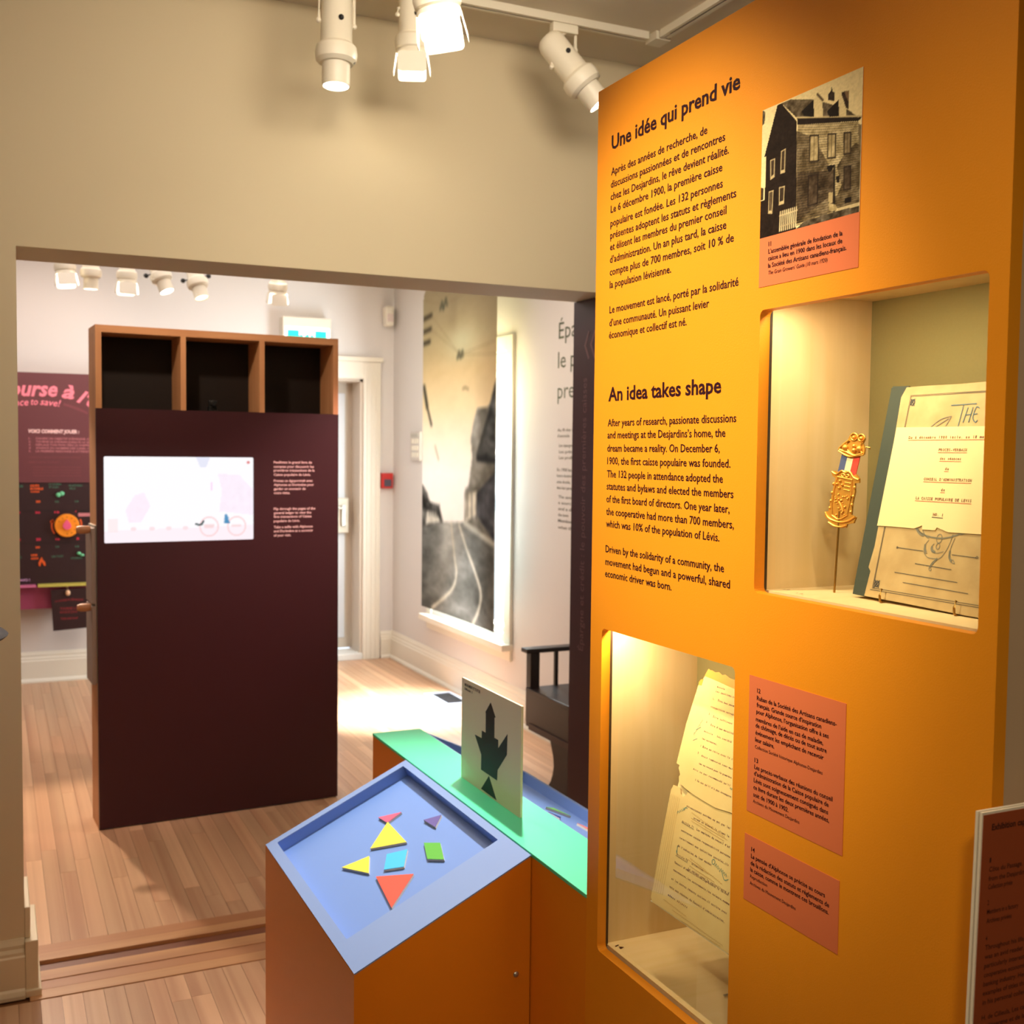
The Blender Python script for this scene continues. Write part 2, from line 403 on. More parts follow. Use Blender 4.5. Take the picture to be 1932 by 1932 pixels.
# ================================================================== SETTING
YW0, YW1 = 3.484, 3.745          # wall between the rooms
YB, XR = 8.2, 2.80               # back wall and right wall of the back room
CZ = 2.98
fl = struct('floor', MB().box((-3.2, -2.2, -.12), (3.4, 8.6, -.006)), M_plankb)
struct('ceiling', MB().box((-3.2, -2.2, CZ), (3.4, 8.6, CZ+.1)), M_ceil)
struct('wall_back', MB().box((-3.2, YW0, 0), (.064, YW1, CZ)).box((.064, YW0, 2.17), (2.01, YW1, CZ)).box((2.01, YW0, 0), (3.3, YW1, CZ)), M_wall)
struct('wall_front', MB().box((-3.2, -2.2, 0), (3.3, -2.1, CZ)), M_wall)
struct('wall_left', MB().box((-3.2, -2.1, 0), (-3.1, 8.4, CZ)), M_wall)
struct('wall_right', MB().box((3.2, -2.1, 0), (3.3, YW0, CZ)), M_wall)
# far room walls, openings left for window and door
WY0, WY1, WZ0, WZ1 = 6.08, 7.32, .50, 2.21
struct('wall_window_side', MB().box((XR, YW1, 0), (3.0, WY0, CZ)).box((XR, WY1, 0), (3.0, YB+.3, CZ)).box((XR, WY0, 0), (3.0, WY1, WZ0)).box((XR, WY0, WZ1), (3.0, WY1, CZ)), M_wallb)
DX0, DX1, DZ = 1.58, 2.552, 2.147
struct('wall_far', MB().box((-3.1, YB, 0), (DX0, YB+.3, CZ)).box((DX1, YB, 0), (XR, YB+.3, CZ)).box((DX0, YB, DZ), (DX1, YB+.3, CZ)), M_wallb)

# floor boards of both rooms, each a part of the floor
unit = MB().box((-.5, -.5, -1), (.5, .5, 0)).build('plank', M_plank)
ume = unit.data; bpy.data.objects.remove(unit)
def plank(x0, x1, y0, y1, z=0.0, m=None):
    o = bpy.data.objects.new('plank', ume); COL.objects.link(o); o.parent = fl
    o.location = ((x0+x1)/2, (y0+y1)/2, z); o.scale = (x1-x0-.0009, y1-y0-.0009, .006)
PW = .0575
x = -.30
while x < 1.02:
    y = 2.3 - random.random()*.5
    while y < 3.425:
        y2 = min(y+random.uniform(.45, .95), 3.425)
        if 3.425-y2 < .12: y2 = 3.425
        plank(x, x+PW, max(y, 2.3), y2); y = y2
    x += PW
x = .035; n = 0
while x < XR:
    y = 3.80 - random.random()*.9
    while y < YB:
        y2 = min(y+random.uniform(.75, 1.5), YB)
        if YB-y2 < .2: y2 = YB
        if y2 > 3.82: plank(x, min(x+PW, XR), max(y, 3.80), y2); n += 1
        y = y2
    x += PW
# doorway threshold, five strips laid crosswise with one bullnose and a dark gap strip
thr = thing('door_threshold', 'wooden threshold strips laid crosswise in the wide doorway', 'threshold', (1.0, 3.6, 0))
M_thr = [mat('threshold_maple_%s' % n, c, .38, grain=((.5, 9, 1), rgb(150, 92, 56), .6)) for n, c in (('light', rgb(206, 156, 106)), ('mid', rgb(186, 132, 88)), ('dark', rgb(116, 68, 46)))]
for y0, y1, zt, k in ((3.427, 3.485, .003, 0), (3.487, 3.543, .002, 1), (3.545, 3.612, .004, 0), (3.614, 3.664, .001, 2), (3.666, 3.722, .012, 0), (3.724, 3.798, .006, 1)):
    MB().box((.075, y0, -.006), (2.0, y1, zt)).build('strip', M_thr[k], thr, bevel=.0015)

# skirting
def skirt(name, p0, p1, nrm, m, h=.17, t=.022, parent=None):
    p0 = Vector((*p0, 0)); p1 = Vector((*p1, 0)); nv = Vector((*nrm, 0))
    prof = [(0, 0), (t+.012, 0), (t+.012, .010), (t+.006, .022), (t, .028), (t, h*.70), (t-.004, h*.73), (t-.004, h*.78), (t-.010, h*.84), (t-.010, h*.90), (.006, h*.97), (.004, h), (0, h)]
    pts = [p0+nv*a+Vector((0, 0, b)) for a, b in prof]
    mb = MB().prism(pts, p1-p0); o = mb.build(name, m, parent)
    if parent is None: o['kind'] = 'structure'
    return o
skirt('baseboard_back', (-3.1, YW0), (.064, YW0), (0, -1), M_trimf)
struct('baseboard_doorway', MB().box((.064, YW0-.022, 0), (.100, YW1, .165)).box((.064, YW0, .165), (.080, YW1, .258)).box((.064, YW0-.032, 0), (.108, YW1, .022)), M_trimf, bevel=.003)
skirt('baseboard_far', (-3.1, YB), (DX0-.14, YB), (0, -1), M_trim, .21)
skirt('baseboard_far_right', (DX1+.145, YB), (XR, YB), (0, -1), M_trim, .21)
skirt('baseboard_window_side', (XR, YW1), (XR, YB), (-1, 0), M_trim, .21)

# window with casing, sash and sill
win = MB(); w0, w1 = WY0, WY1
win.box((XR-.02, w0-.09, WZ0-.05), (XR, w0, WZ1+.09)).box((XR-.02, w1, WZ0-.05), (XR, w1+.09, WZ1+.09)).box((XR-.02, w0, WZ1), (XR, w1, WZ1+.09))
wo = struct('window_1', win, M_trim, bevel=.003)
MB().box((XR-.075, w0-.10, WZ0-.085), (XR+.02, w1+.10, WZ0-.045)).build('window_sill', M_trim, wo, bevel=.004)
MB().box((XR-.016, w0-.09, WZ0-.15), (XR, w1+.09, WZ0-.085)).build('sill_apron', M_trim, wo, bevel=.003)
MB().box((XR+.03, w0, WZ0-.04), (XR+.07, w0+.045, WZ1)).box((XR+.03, w1-.045, WZ0-.04), (XR+.07, w1, WZ1)).box((XR+.03, w0, WZ1-.05), (XR+.07, w1, WZ1)).box((XR+.03, w0, WZ0-.04), (XR+.07, w1, WZ0+.03)).box((XR+.03, w0+.045, 1.59), (XR+.07, w1-.045, 1.615)).build('window_sash', M_trim, wo, bevel=.002)
for k in range(3): MB().box((XR+.015, w0+.004, WZ1-.045-.05*k), (XR+.028, w1-.004, WZ1-.012-.05*k)).build('blind_slat', M_trim, wo)
MB().box((XR+.048, w0+.045, WZ0+.03), (XR+.052, w1-.045, WZ1-.05)).build('window_pane', M_glass, wo)

# far door, reveal, casing and hardware
do = MB()
for a, b in ((0, .13),):
    do.box((DX1, YB-.028, 0), (DX1+.135, YB, DZ+.13)).box((DX0-.135, YB-.028, 0), (DX0, YB, DZ+.13)).box((DX0, YB-.028, DZ), (DX1, YB, DZ+.13))
do.box((DX0-.15, YB-.045, DZ+.13), (DX1+.15, YB, DZ+.165))
for k in range(3): do.box((DX1+.025+.036*k, YB-.034, 0), (DX1+.037+.036*k, YB-.028, DZ+.1))
dr = struct('door_1', do, M_trim, bevel=.004)
MB().box((DX1-.02, YB, 0), (DX1, YB+.26, DZ)).box((DX0, YB, 0), (DX0+.02, YB+.26, DZ)).box((DX0, YB, DZ-.02), (DX1, YB+.26, DZ)).build('door_reveal', mat('door_reveal_paint', rgb(206, 192, 176), .5), dr)
M_door = mat('pale_grey_door_paint', rgb(206, 210, 216), .35)
lf = MB().box((DX0+.02, YB+.22, .06), (DX1-.02, YB+.26, DZ-.02)).build('door_leaf', mat('door_frame_paint', rgb(196, 186, 172), .4), dr)
MB().box((DX0+.1, YB+.212, .14), (DX1-.075, YB+.222, DZ-.1)).build('door_panel', M_door, lf, bevel=.004)
MB().box((DX1-.16, YB+.17, .965), (DX1-.055, YB+.214, 1.235)).build('lock_case', mat('pale_lock_enamel', rgb(216, 208, 190), .35), dr, bevel=.006)
MB().box((DX1-.12, YB+.135, 1.02), (DX1-.09, YB+.17, 1.18)).tube([(DX1-.1, YB+.13, 1.16), (DX1-.32, YB+.13, 1.16)], .010).build('push_bar', M_metal, dr, bevel=.003)
MB().box((DX0, YB-.02, 0), (DX1, YB+.22, .05)).build('door_step', mat('white_step_paint', rgb(226, 226, 222), .45), dr, bevel=.004)

# dark jamb cladding of the wide doorway, with the upright quotation
jc = struct('trim_1', MB().box((1.994, YW0+.02, 0), (2.012, YW1+.004, 2.168)), M_purple)
Fj = frame((1.994, YW1, 0), (0, -1, 0), (0, 0, 1))
M_dim = mat('dim_rose_lettering', rgb(120, 84, 84), .6)
text('quotation_lettering', Fj, [("Épargne et crédit : le pouvoir des premières caisses", .105, .86, 1.02, .052, math.pi/2)], M_dim, jc)
mb = MB()
for q in (0, .045): strokes(mb, Fj, [[(.118+q, 2.05), (.088+q, 2.0), (.118+q, 1.95)]], .012)
mb.build('quotation_mark', M_dim, jc)

# ================================================================== EXHIBIT PANEL WITH TWO CASES
XP, YN, YF, HP, TP = 1.0, .878, 1.797, 2.253, .018
ex = thing('exhibit_panel', 'tall orange museum panel with two lit display cases and dark lettering', 'display panel', (XP+.1, 1.34, 0))
Fp = frame((XP, YF, 0), (0, -1, 0), (0, 0, 1))       # u runs from the far edge towards the camera
U = lambda y: YF-y
UC = (1.312, .905, 1.401, 1.808); LC = (1.755, 1.353, .685, 1.283)
plate('front_panel', [[(0, 0), (U(YN), 0), (U(YN), HP), (0, HP)], rrect(U(UC[0]), UC[2], U(UC[1]), UC[3], .009)[::-1], rrect(U(LC[0]), LC[2], U(LC[1]), LC[3], .009)[::-1]], Fp, TP, M_orange, ex)
MB().box((XP+TP, YN+.006, 0), (1.34, YN+.022, HP-.002)).build('side_panel', M_case, ex)
MB().box((XP+TP, YF-.02, 0), (1.34, YF-.004, HP-.002)).build('side_panel', M_orange2, ex)
MB().box((1.325, YN+.022, 0), (1.34, YF-.02, HP-.002)).build('rear_panel', M_case, ex)
MB().box((XP+TP, YN+.022, HP-.02), (1.325, YF-.02, HP-.002)).build('top_panel', M_case, ex)
M_wedge0 = mat('cream_light_housing', rgb(230, 216, 190), .5)
def case(y0, y1, z0, z1, num, mfl):
    xa, xb = XP+TP+.004, 1.213
    b = MB().box((xb, y1-.012, z0-.012), (xb+.010, y0+.012, z1+.012)).build('case_back', M_felt, ex)
    MB().box((xa, y0, z0-.012), (xb, y0+.012, z1+.012)).build('case_side', M_maplez, ex)
    MB().box((xa, y1-.012, z0-.012), (xb, y1, z1+.012)).build('case_side', M_maplez, ex)
    MB().box((xa, y1, z0-.012), (xb, y0, z0)).build('case_floor', M_maple, ex)
    MB().box((xa, y1, z1), (xb, y0, z1+.012)).build('case_top', M_maplez, ex)
    MB().box((XP+TP+.0005, y1+.001, z0), (XP+TP+.0035, y0-.001, z1)).build('glass_pane', M_glass, ex)
    MB().box((XP+TP, y0-.004, z0-.004), (XP+TP+.006, y0, z1)).build('gasket', M_black, ex)
    MB().box((XP+TP, y1, z0-.004), (XP+TP+.006, y1+.004, z1)).build('gasket', M_black, ex)
    # light bar in the head of the case
    MB().box((XP+TP+.006, y1+.03, z1-.008), (XP+TP+.018, y0-.03, z1)).build('light_bar', M_wedge0, ex)
case(1.3175, .900, 1.4035, 1.835, '13', M_maple)
case(1.7605, 1.348, .6905, 1.310, '14', M_maple)
strip_light('upper_case_light', (XP+TP+.0085, 1.13, 1.8165), (1.10, 1.16, 1.40), 1.5, .008, .30, (1, .82, .56))
strip_light('lower_case_light', (XP+TP+.012, 1.665, 1.299), (1.06, 1.66, .70), 1.5, .010, .16, (1, .82, .56))

FH = [('Une idée qui prend vie', 1.7462, 2.1382, 0.3754)]
FB = [('Après des années de recherche, de', 1.7464, 2.0932, 0.2939), ('discussions passionnées et de rencontres', 1.7468, 2.0712, 0.3411), ('chez les Desjardins, le rêve devient réalité.', 1.7467, 2.0496, 0.3514), ('Le 6 décembre 1900, la première caisse', 1.746, 2.0274, 0.3349), ('populaire est fondée. Les 132 personnes', 1.7464, 2.0029, 0.3372), ('présentes adoptent les statuts et règlements', 1.7462, 1.9816, 0.3713), ('et élisent les membres du premier conseil', 1.7462, 1.9613, 0.3476), ('d’administration. Un an plus tard, la caisse', 1.746, 1.9393, 0.3481), ('compte plus de 700 membres, soit 10 % de', 1.7459, 1.9171, 0.3672), ('la population lévisienne.', 1.7457, 1.8948, 0.1989), ('Le mouvement est lancé, porté par la solidarité', 1.7449, 1.8504, 0.3803), ('d’une communauté. Un puissant levier', 1.7447, 1.8272, 0.3064), ('économique et collectif est né.', 1.7452, 1.8055, 0.2464)]
EH = [('An idea takes shape', 1.744, 1.6945, 0.3416)]
EB = [('After years of research, passionate discussions', 1.7448, 1.6494, 0.3817), ('and meetings at the Desjardins’s home, the', 1.7451, 1.6277, 0.3558), ('dream became a reality. On December 6,', 1.7452, 1.6042, 0.3422), ('1900, the first caisse populaire was founded.', 1.7445, 1.5815, 0.3694), ('The 132 people in attendance adopted the', 1.7447, 1.5582, 0.3515), ('statutes and bylaws and elected the members', 1.745, 1.5361, 0.379), ('of the first board of directors. One year later,', 1.7456, 1.5133, 0.3709), ('the cooperative had more than 700 members,', 1.7454, 1.4906, 0.3823), ('which was 10% of the population of Lévis.', 1.7456, 1.4687, 0.3466), ('Driven by the solidarity of a community, the', 1.7456, 1.423, 0.3599), ('movement had begun and a powerful, shared', 1.7458, 1.4001, 0.376), ('economic driver was born.', 1.746, 1.3785, 0.2178)]
L11 = [('11', 1.2948, 1.8961, 0.0054), ('L’assemblée générale de fondation de la', 1.295, 1.8857, 0.1523), ('caisse a lieu en 1900 dans les locaux de', 1.2952, 1.8759, 0.1524), ('la Société des Artisans canadiens-français.', 1.2948, 1.8657, 0.1603)]
L12 = [('12', 1.2976, 1.2571, 0.0075), ('Ruban de la Société des Artisans canadiens-', 1.2979, 1.2462, 0.1687), ('français. Grande source d’inspiration', 1.2979, 1.2363, 0.1392), ('pour Alphonse, l’organisation offre à ses', 1.2983, 1.2265, 0.1545), ('membres de l’aide en cas de maladie,', 1.2989, 1.2151, 0.1447), ('de chômage, de décès ou de tout autre', 1.2993, 1.206, 0.1524), ('événement les empêchant de recevoir', 1.2993, 1.1954, 0.1467), ('leur salaire.', 1.2996, 1.1851, 0.0436), ('13', 1.3, 1.1545, 0.0082), ('Les procès-verbaux des réunions du conseil', 1.3, 1.1447, 0.1668), ('d’administration de la Caisse populaire de', 1.3003, 1.1351, 0.16), ('Lévis sont soigneusement consignés dans', 1.3007, 1.1248, 0.1599), ('ce livre durant les deux premières années,', 1.301, 1.1145, 0.1624), ('soit de 1900 à 1902.', 1.301, 1.1036, 0.0793)]
L12s = [('Collection Société historique Alphonse-Desjardins', 1.2996, 1.175, 0.1457), ('Archives du Mouvement Desjardins', 1.3014, 1.0943, 0.1032)]
L14 = [('14', 1.3028, 1.0215, 0.008), ('La pensée d’Alphonse se précise au cours', 1.3031, 1.0115, 0.1603), ('de la rédaction des statuts et règlements de', 1.3035, 1.0011, 0.1692), ('la caisse, comme le montrent ces brouillons.', 1.3039, 0.9913, 0.1691)]
L14s = [('Reproduction', 1.3039, 0.9817, 0.0397), ('Archives du Mouvement Desjardins', 1.3042, 0.9717, 0.1029)]
tl = lambda L, s: [(t, U(y), z, w, s) for t, y, z, w in L]
text('heading_lettering', Fp, tl(FH, .0345), M_text, ex, bold=.022)
text('paragraph_lettering', Fp, tl(FB[:10], .0182), M_text, ex, bold=.012)
text('paragraph_lettering', Fp, tl(FB[10:], .0182), M_text, ex, bold=.012)
text('heading_lettering', Fp, tl(EH, .0345), M_text, ex, bold=.022)
text('paragraph_lettering', Fp, tl(EB[:9], .0184), M_text, ex, bold=.012)
text('paragraph_lettering', Fp, tl(EB[9:], .0184), M_text, ex, bold=.012)
def label_board(z0, z1, y0=1.3155, y1=1.1125):
    return MB().box((XP-.0008, y1, z0), (XP-.0002, y0, z1)).build('caption_label', M_salmon, ex)
Fl = frame((XP-.0008, YF, 0), (0, -1, 0), (0, 0, 1))
lb = label_board(1.8405, 1.910)
text('caption_lettering', Fl, tl(L11, .0092), M_text, lb, bold=.012)
text('source_lettering', Fl, tl([('The Grain Growers’ Guide (10 mars 1920)', 1.2936, 1.856, .1233)], .0078), M_text, lb, shear=.2)
lb = label_board(1.078, 1.2795, 1.3165, 1.1125)
text('caption_lettering', Fl, tl(L12[:8], .0092), M_text, lb, bold=.012); text('caption_lettering', Fl, tl(L12[8:], .0092), M_text, lb, bold=.012)
for q in L12s: text('source_lettering', Fl, tl([q], .0072), M_text, lb)
lb = label_board(.9445, 1.0435, 1.3195, 1.1165)
text('caption_lettering', Fl, tl(L14, .0092), M_text, lb, bold=.012); text('source_lettering', Fl, tl(L14s, .0072), M_text, lb)
# case numbers lying on the case floors
Fn = frame((0, 0, 1.4036), (.25, -1, 0), (1, .25, 0))
text('case_number', frame((1.048, 1.306, 1.404), (.35, -1, 0), (1, .35, 0)), [('12', 0, 0, .010, .008)], M_text, ex, bold=.01)
text('case_number', frame((1.035, 1.262, 1.404), (.35, -1, 0), (1, .35, 0)), [('13', 0, 0, .010, .008)], M_text, ex, bold=.01)
text('case_number', frame((1.030, 1.742, .691), (.3, -1, 0), (1, .3, 0)), [('14', 0, 0, .016, .013)], M_text, ex, bold=.02)

# the black-and-white photograph of the house, a flat print
P = Print(150, 200, (236, 218, 172))
H = {
'side': [(0.164, 0.994), (0.207, 0.992), (0.374, 0.808), (0.392, 0.0), (0.0, 0.0), (0.0, 0.292), (0.045, 0.295), (0.052, 0.627), (0.031, 0.632)],
'roof': [(0.207, 0.992), (0.303, 0.992), (0.541, 0.918), (0.855, 0.757), (0.956, 0.672), (0.997, 0.655), (0.384, 0.822)],
'front': [(0.383, 0.788), (0.968, 0.631), (1.0, 0.05), (0.391, 0.02)],
'stain': [(0.374, 0.737), (0.499, 0.665), (0.611, 0.547), (0.709, 0.39), (0.717, 0.172), (0.786, 0.156), (0.829, 0.223), (0.779, 0.364), (0.822, 0.413), (0.909, 0.467), (0.951, 0.489), (0.995, 0.46), (1.0, 0.063), (0.391, 0.037)]}
dk, md, lt = (46, 30, 22), (104, 88, 66), (190, 172, 132)
nz = P.noise(60, 5)[..., None]
P.fill(H['side'], dk, noise=16, sc=14, seed=2); P.fill(H['roof'], (112, 98, 76), noise=60, sc=40, seed=3)
P.fill([(.96, .62), (1, .6), (1, .45), (.97, .45)], (140, 124, 96))
P.fill(H['front'], lt, noise=50, sc=24, seed=4); P.fill(H['stain'], (112, 96, 70), .85, noise=80, sc=26, seed=8)
P.fill([(.39, .42), (.70, .36), (.72, .17), (.39, .05)], (84, 68, 50), .7, noise=60, sc=30, seed=9)
fm = P.mask(H['front']); k = (P.Y*(1-.0)*200+(P.X-.38)*62*P.Y/.75) % 4.0 < 1.4
P.c[fm & k] *= .74
for w in ([(0.512, 0.662), (0.596, 0.64), (0.6, 0.455), (0.512, 0.471)], [(0.69, 0.623), (0.761, 0.606), (0.765, 0.436), (0.691, 0.451)], [(0.841, 0.59), (0.901, 0.576), (0.906, 0.429), (0.846, 0.437)], [(0.507, 0.37), (0.6, 0.357), (0.601, 0.145), (0.508, 0.147)], [(0.85, 0.346), (0.909, 0.34), (0.913, 0.178), (0.852, 0.184)]):
    cy = w[0][1]; P.fill(w, (188, 170, 130) if cy > .6 else ((150, 132, 100) if cy > .5 else (92, 76, 58)), noise=40, sc=30, seed=int(cy*100)); P.line(w+[w[0]], .010, (52, 38, 28)); P.line([((w[0][0]+w[1][0])/2, w[0][1]), ((w[0][0]+w[1][0])/2, w[2][1])], .006, (90, 76, 58), .7)
P.fill([(0.374, 0.831), (0.997, 0.654), (0.968, 0.635), (0.383, 0.779)], (48, 34, 26)); P.line([(.374, .835), (.997, .662)], .012, (206, 188, 146))
P.fill([(0.701, 0.366), (0.759, 0.352), (0.765, 0.109), (0.71, 0.112)], (96, 80, 60), noise=50, sc=40); P.line([(.757, .38), (.765, .11)], .014, (30, 20, 16)); P.fill([(.708, .2), (.75, .19), (.75, .12), (.712, .12)], (190, 172, 132))
P.fill([(0.688, 0.396), (0.767, 0.389), (0.722, 0.344), (0.693, 0.355)], (34, 24, 20)); P.fill([(0.778, 0.3), (0.81, 0.296), (0.812, 0.249), (0.779, 0.252)], (38, 26, 20))
P.fill([(0.541, 0.918), (0.546, 0.789), (0.446, 0.823), (0.42, 0.867)], (36, 26, 20)); P.fill([(0.541, 0.927), (0.584, 0.931), (0.629, 0.882), (0.633, 0.763), (0.546, 0.786)], (226, 208, 164)); P.line([(.575, .945), (.63, .885)], .016, (110, 92, 70))
P.fill([(0.779, 0.84), (0.787, 0.722), (0.697, 0.744), (0.673, 0.791)], (36, 26, 20)); P.fill([(0.783, 0.839), (0.826, 0.855), (0.853, 0.812), (0.854, 0.702), (0.791, 0.719)], (226, 208, 164)); P.line([(.82, .865), (.855, .81)], .014, (110, 92, 70))
P.fill([(0.68, 0.909), (0.703, 0.924), (0.713, 0.955), (0.723, 0.917), (0.743, 0.907), (0.745, 0.842), (0.684, 0.869)], (66, 48, 38), noise=40, sc=40); P.fill([(0.808, 0.886), (0.873, 0.876), (0.875, 0.747), (0.852, 0.762), (0.812, 0.859)], (78, 58, 44), noise=50, sc=40); P.fill([(.83, .885), (.873, .876), (.873, .80), (.85, .84)], (150, 124, 94))
for w in ([(0.103, 0.586), (0.145, 0.587), (0.144, 0.45), (0.107, 0.44)], [(0.219, 0.625), (0.258, 0.631), (0.257, 0.459), (0.216, 0.46)], [(0.094, 0.345), (0.137, 0.345), (0.129, 0.174), (0.092, 0.182)], [(0.206, 0.352), (0.258, 0.349), (0.252, 0.222), (0.207, 0.222)]):
    P.line(w+[w[0]], .010, (196, 178, 140)); xm = (w[0][0]+w[1][0])/2; P.line([(xm, w[0][1]), (xm, w[2][1])], .006, (170, 150, 118), .8); P.fill([(w[3][0], w[3][1]+.02), (w[2][0], w[2][1]+.02), w[2], w[3]], (200, 182, 142))
for k in range(9):
    xx = .218+k*.021; P.line([(xx, .018), (xx+.004, .165)], .012, (226, 210, 170))
P.line([(.213, .135), (.4, .140)], .01, (206, 188, 150)); P.line([(.213, .05), (.395, .055)], .008, (190, 172, 136))
P.fill([(0.392, 0.0), (1.0, 0.0), (1.0, 0.06), (0.472, 0.039)], (96, 84, 66), noise=70, sc=30); P.fill([(0.778, 0.067), (1.0, 0.067), (1.0, 0.042), (0.778, 0.05)], (206, 188, 148)); P.fill([(0.707, 0.122), (0.777, 0.098), (0.806, 0.052), (0.721, 0.062)], (196, 178, 138), noise=80, sc=40); P.fill([(0.86, 0.126), (0.921, 0.121), (0.922, 0.087), (0.861, 0.088)], (30, 20, 16))
P.fill([(0, 1), (0.03, 0.98), (0.026, 0.892), (0, 0.883)], (60, 50, 38), .7, noise=120, sc=40); P.fill([(0, .4), (.03, .39), (.03, .3), (0, .3)], (80, 66, 50))
P.c = 255*(np.clip(P.c, 0, 255)/255)**1.28*1.06 + P.noise(90, 11)[..., None]*18
P.build('house_photograph', frame((XP-.0009, 1.3155, 1.910), (0, -1, 0), (0, 0, 1)), .203, .1805, vmat('photographic_print', .35), ex)
MB().box((XP-.0008, 1.1125, 1.910), (XP-.0002, 1.3155, 2.0905)).build('photograph_backing', M_salmon, ex)

# ------------------------------------------------------------------ contents of the upper case
def ell(cx, cy, rx, ry, n=16, a0=0, a1=360):
    return [(cx+rx*math.cos(math.radians(a0+(a1-a0)*k/n)), cy+ry*math.sin(math.radians(a0+(a1-a0)*k/n))) for k in range(n+1)]
med = thing('medal', 'gilt ribbon badge with tricolour ribbon standing on a thin brass rod', 'medal', (1.098, 1.247, 1.4035))
mo = Vector((1.098, 1.2535, 1.4035))
Fm_ = frame(mo, (.16, -1, 0), (0.05, 0, 1)) @ Matrix.Translation((0, .094, 0)) @ Matrix.Rotation(-.11, 4, 'Z') @ Matrix.Diagonal((1.22, .86, 1, 1)) @ Matrix.Translation((0, -.094, 0))
MB().tube([mo+Vector((0, 0, 0)), mo+Vector((.004, -.002, .118))], .0016, 8).build('rod', M_brass, med)
sh = [(-.017, .187), (-.021, .183), (-.019, .178), (-.014, .175), (-.015, .160), (-.016, .140), (-.017, .118), (-.022, .116), (-.021, .108), (-.014, .102), (-.010, .097), (.002, .094), (.012, .097), (.013, .103), (.022, .107), (.024, .117), (.017, .120), (.016, .140), (.017, .158), (.015, .172), (.021, .174), (.020, .181), (.015, .187), (.010, .183), (.004, .186), (0, .190), (-.006, .190), (-.010, .185)]
plate('badge_shield', [sh], Fm_ @ Matrix.Translation((0, 0, .0025)), .0032, M_gold, med)
g = MB()
def relief(pts, r, z=.003): g.tube([Fm_ @ Vector((a, b, z)) for a, b in pts], r, 6)
relief([(-.011, .178), (.011, .177), (.013, .150), (.012, .118), (.004, .110), (-.002, .108), (-.010, .113), (-.013, .130), (-.013, .155), (-.011, .178)], .0011)
relief(curve([(-.021, .116), (-.014, .107), (0, .104), (.013, .108), (.023, .118)]), .0014)
relief(curve([(-.014, .100), (-.004, .096), (.006, .097), (.012, .101)]), .0013)
relief(curve([(-.020, .185), (-.013, .182), (-.006, .189), (0, .187), (.006, .189), (.013, .181), (.020, .179)]), .0014)
for cx, cy in ((-.003, .182), (.003, .182)): relief(ell(cx, cy, .0025, .0025, 8), .0009)
for cy in (.171, .165, .159): relief([(.001, cy), (.010, cy-.0005)], .0008)
for p in ((-.006, .172), (-.010, .166), (-.002, .166), (-.006, .160)): g.ball(Fm_ @ Vector((p[0], p[1], .0035)), (.002, .002, .002), 8, 6)
rg = random.Random(3)
for k in range(26):
    g.ball(Fm_ @ Vector((rg.uniform(-.010, .010), rg.uniform(.114, .150), .0032)), rg.uniform(.0009, .0017), 6, 4)
for sx in (-1, 1):
    for cy in (.165, .150, .136, .124): g.ball(Fm_ @ Vector((sx*.0155, cy, .002)), (.0022, .0022, .0028), 8, 6)
relief([(-.003, .138), (.002, .130), (.005, .122)], .0018)
g.build('badge_relief', M_gold, med, smooth=True)
rb = MB()
for i in range(3):
    a = (-.0135+i*.0085, .186); b = (-.0125+i*.0085+.006, .216)
    pts = [Fm_ @ Vector((-.0135+i*.0088, .184, .0006)), Fm_ @ Vector((-.0135+(i+1)*.0088, .184, .0006)), Fm_ @ Vector((-.0095+(i+1)*.0088, .219, .0030)), Fm_ @ Vector((-.0095+i*.0088, .219, .0030))]
    rb.add([*pts, *[p+Vector((.0012, 0, 0)) for p in pts]], [(0, 1, 2, 3), (7, 6, 5, 4), (0, 4, 5, 1), (1, 5, 6, 2), (2, 6, 7, 3), (3, 7, 4, 0)], i)
rb.build('ribbon', [mat('ribbon_blue', rgb(74, 84, 124), .7), mat('ribbon_cream', rgb(236, 214, 170), .7), mat('ribbon_red', rgb(214, 62, 44), .7)], med)
Ft = Fm_ @ Matrix.Translation((.004, 0, .001))
br = [(-.019, .219), (-.020, .226), (-.014, .235), (-.008, .241), (-.006, .249), (-.002, .254), (.003, .253), (.006, .250), (.009, .254), (.014, .252), (.016, .246), (.014, .239), (.018, .230), (.018, .221), (.012, .218), (.004, .213), (-.004, .215), (-.012, .218)]
plate('brooch_plate', [br], Ft @ Matrix.Translation((0, 0, .0025)), .003, M_gold, med)
g = MB(); Fg = Ft
def rl(pts, r, z=.0032): g.tube([Fg @ Vector((a, b, z)) for a, b in pts], r, 6)
rl(ell(0.001, .2475, .0050, .0058, 12), .0011); rl(ell(.0115, .2475, .0048, .0056, 12), .0011)
for c_, r_ in (((.001, .2465), .0030), ((.0115, .2465), .0030), ((.003, .2325), .0028), ((.004, .2255), .0036)): g.ball(Fg @ Vector((*c_, .0036)), (r_, r_, r_), 10, 8)
rl(curve([(-.005, .241), (-.013, .232), (-.017, .224), (-.006, .221), (.006, .217), (.016, .222)]), .0018)
rl(curve([(-.008, .236), (-.006, .226), (.000, .219)]), .0013); rl(curve([(.013, .240), (.012, .230), (.016, .222)]), .0015)
rl(curve([(-.018, .221), (-.008, .216), (.000, .2145), (.008, .217), (.018, .220)]), .0014)
g.ball(Fg @ Vector((-.009, .228, .003)), (.005, .005, .005), 10, 8); g.ball(Fg @ Vector((.011, .229, .003)), (.005, .005, .005), 10, 8)
g.build('brooch_relief', M_gold, med, smooth=True)
MB().tube([Fg @ Vector((.016, .233, -.001)), Fg @ Vector((.021, .233, -.004)), Fg @ Vector((.021, .230, -.004))], .0011, 6).build('pin_catch', M_brass, med)

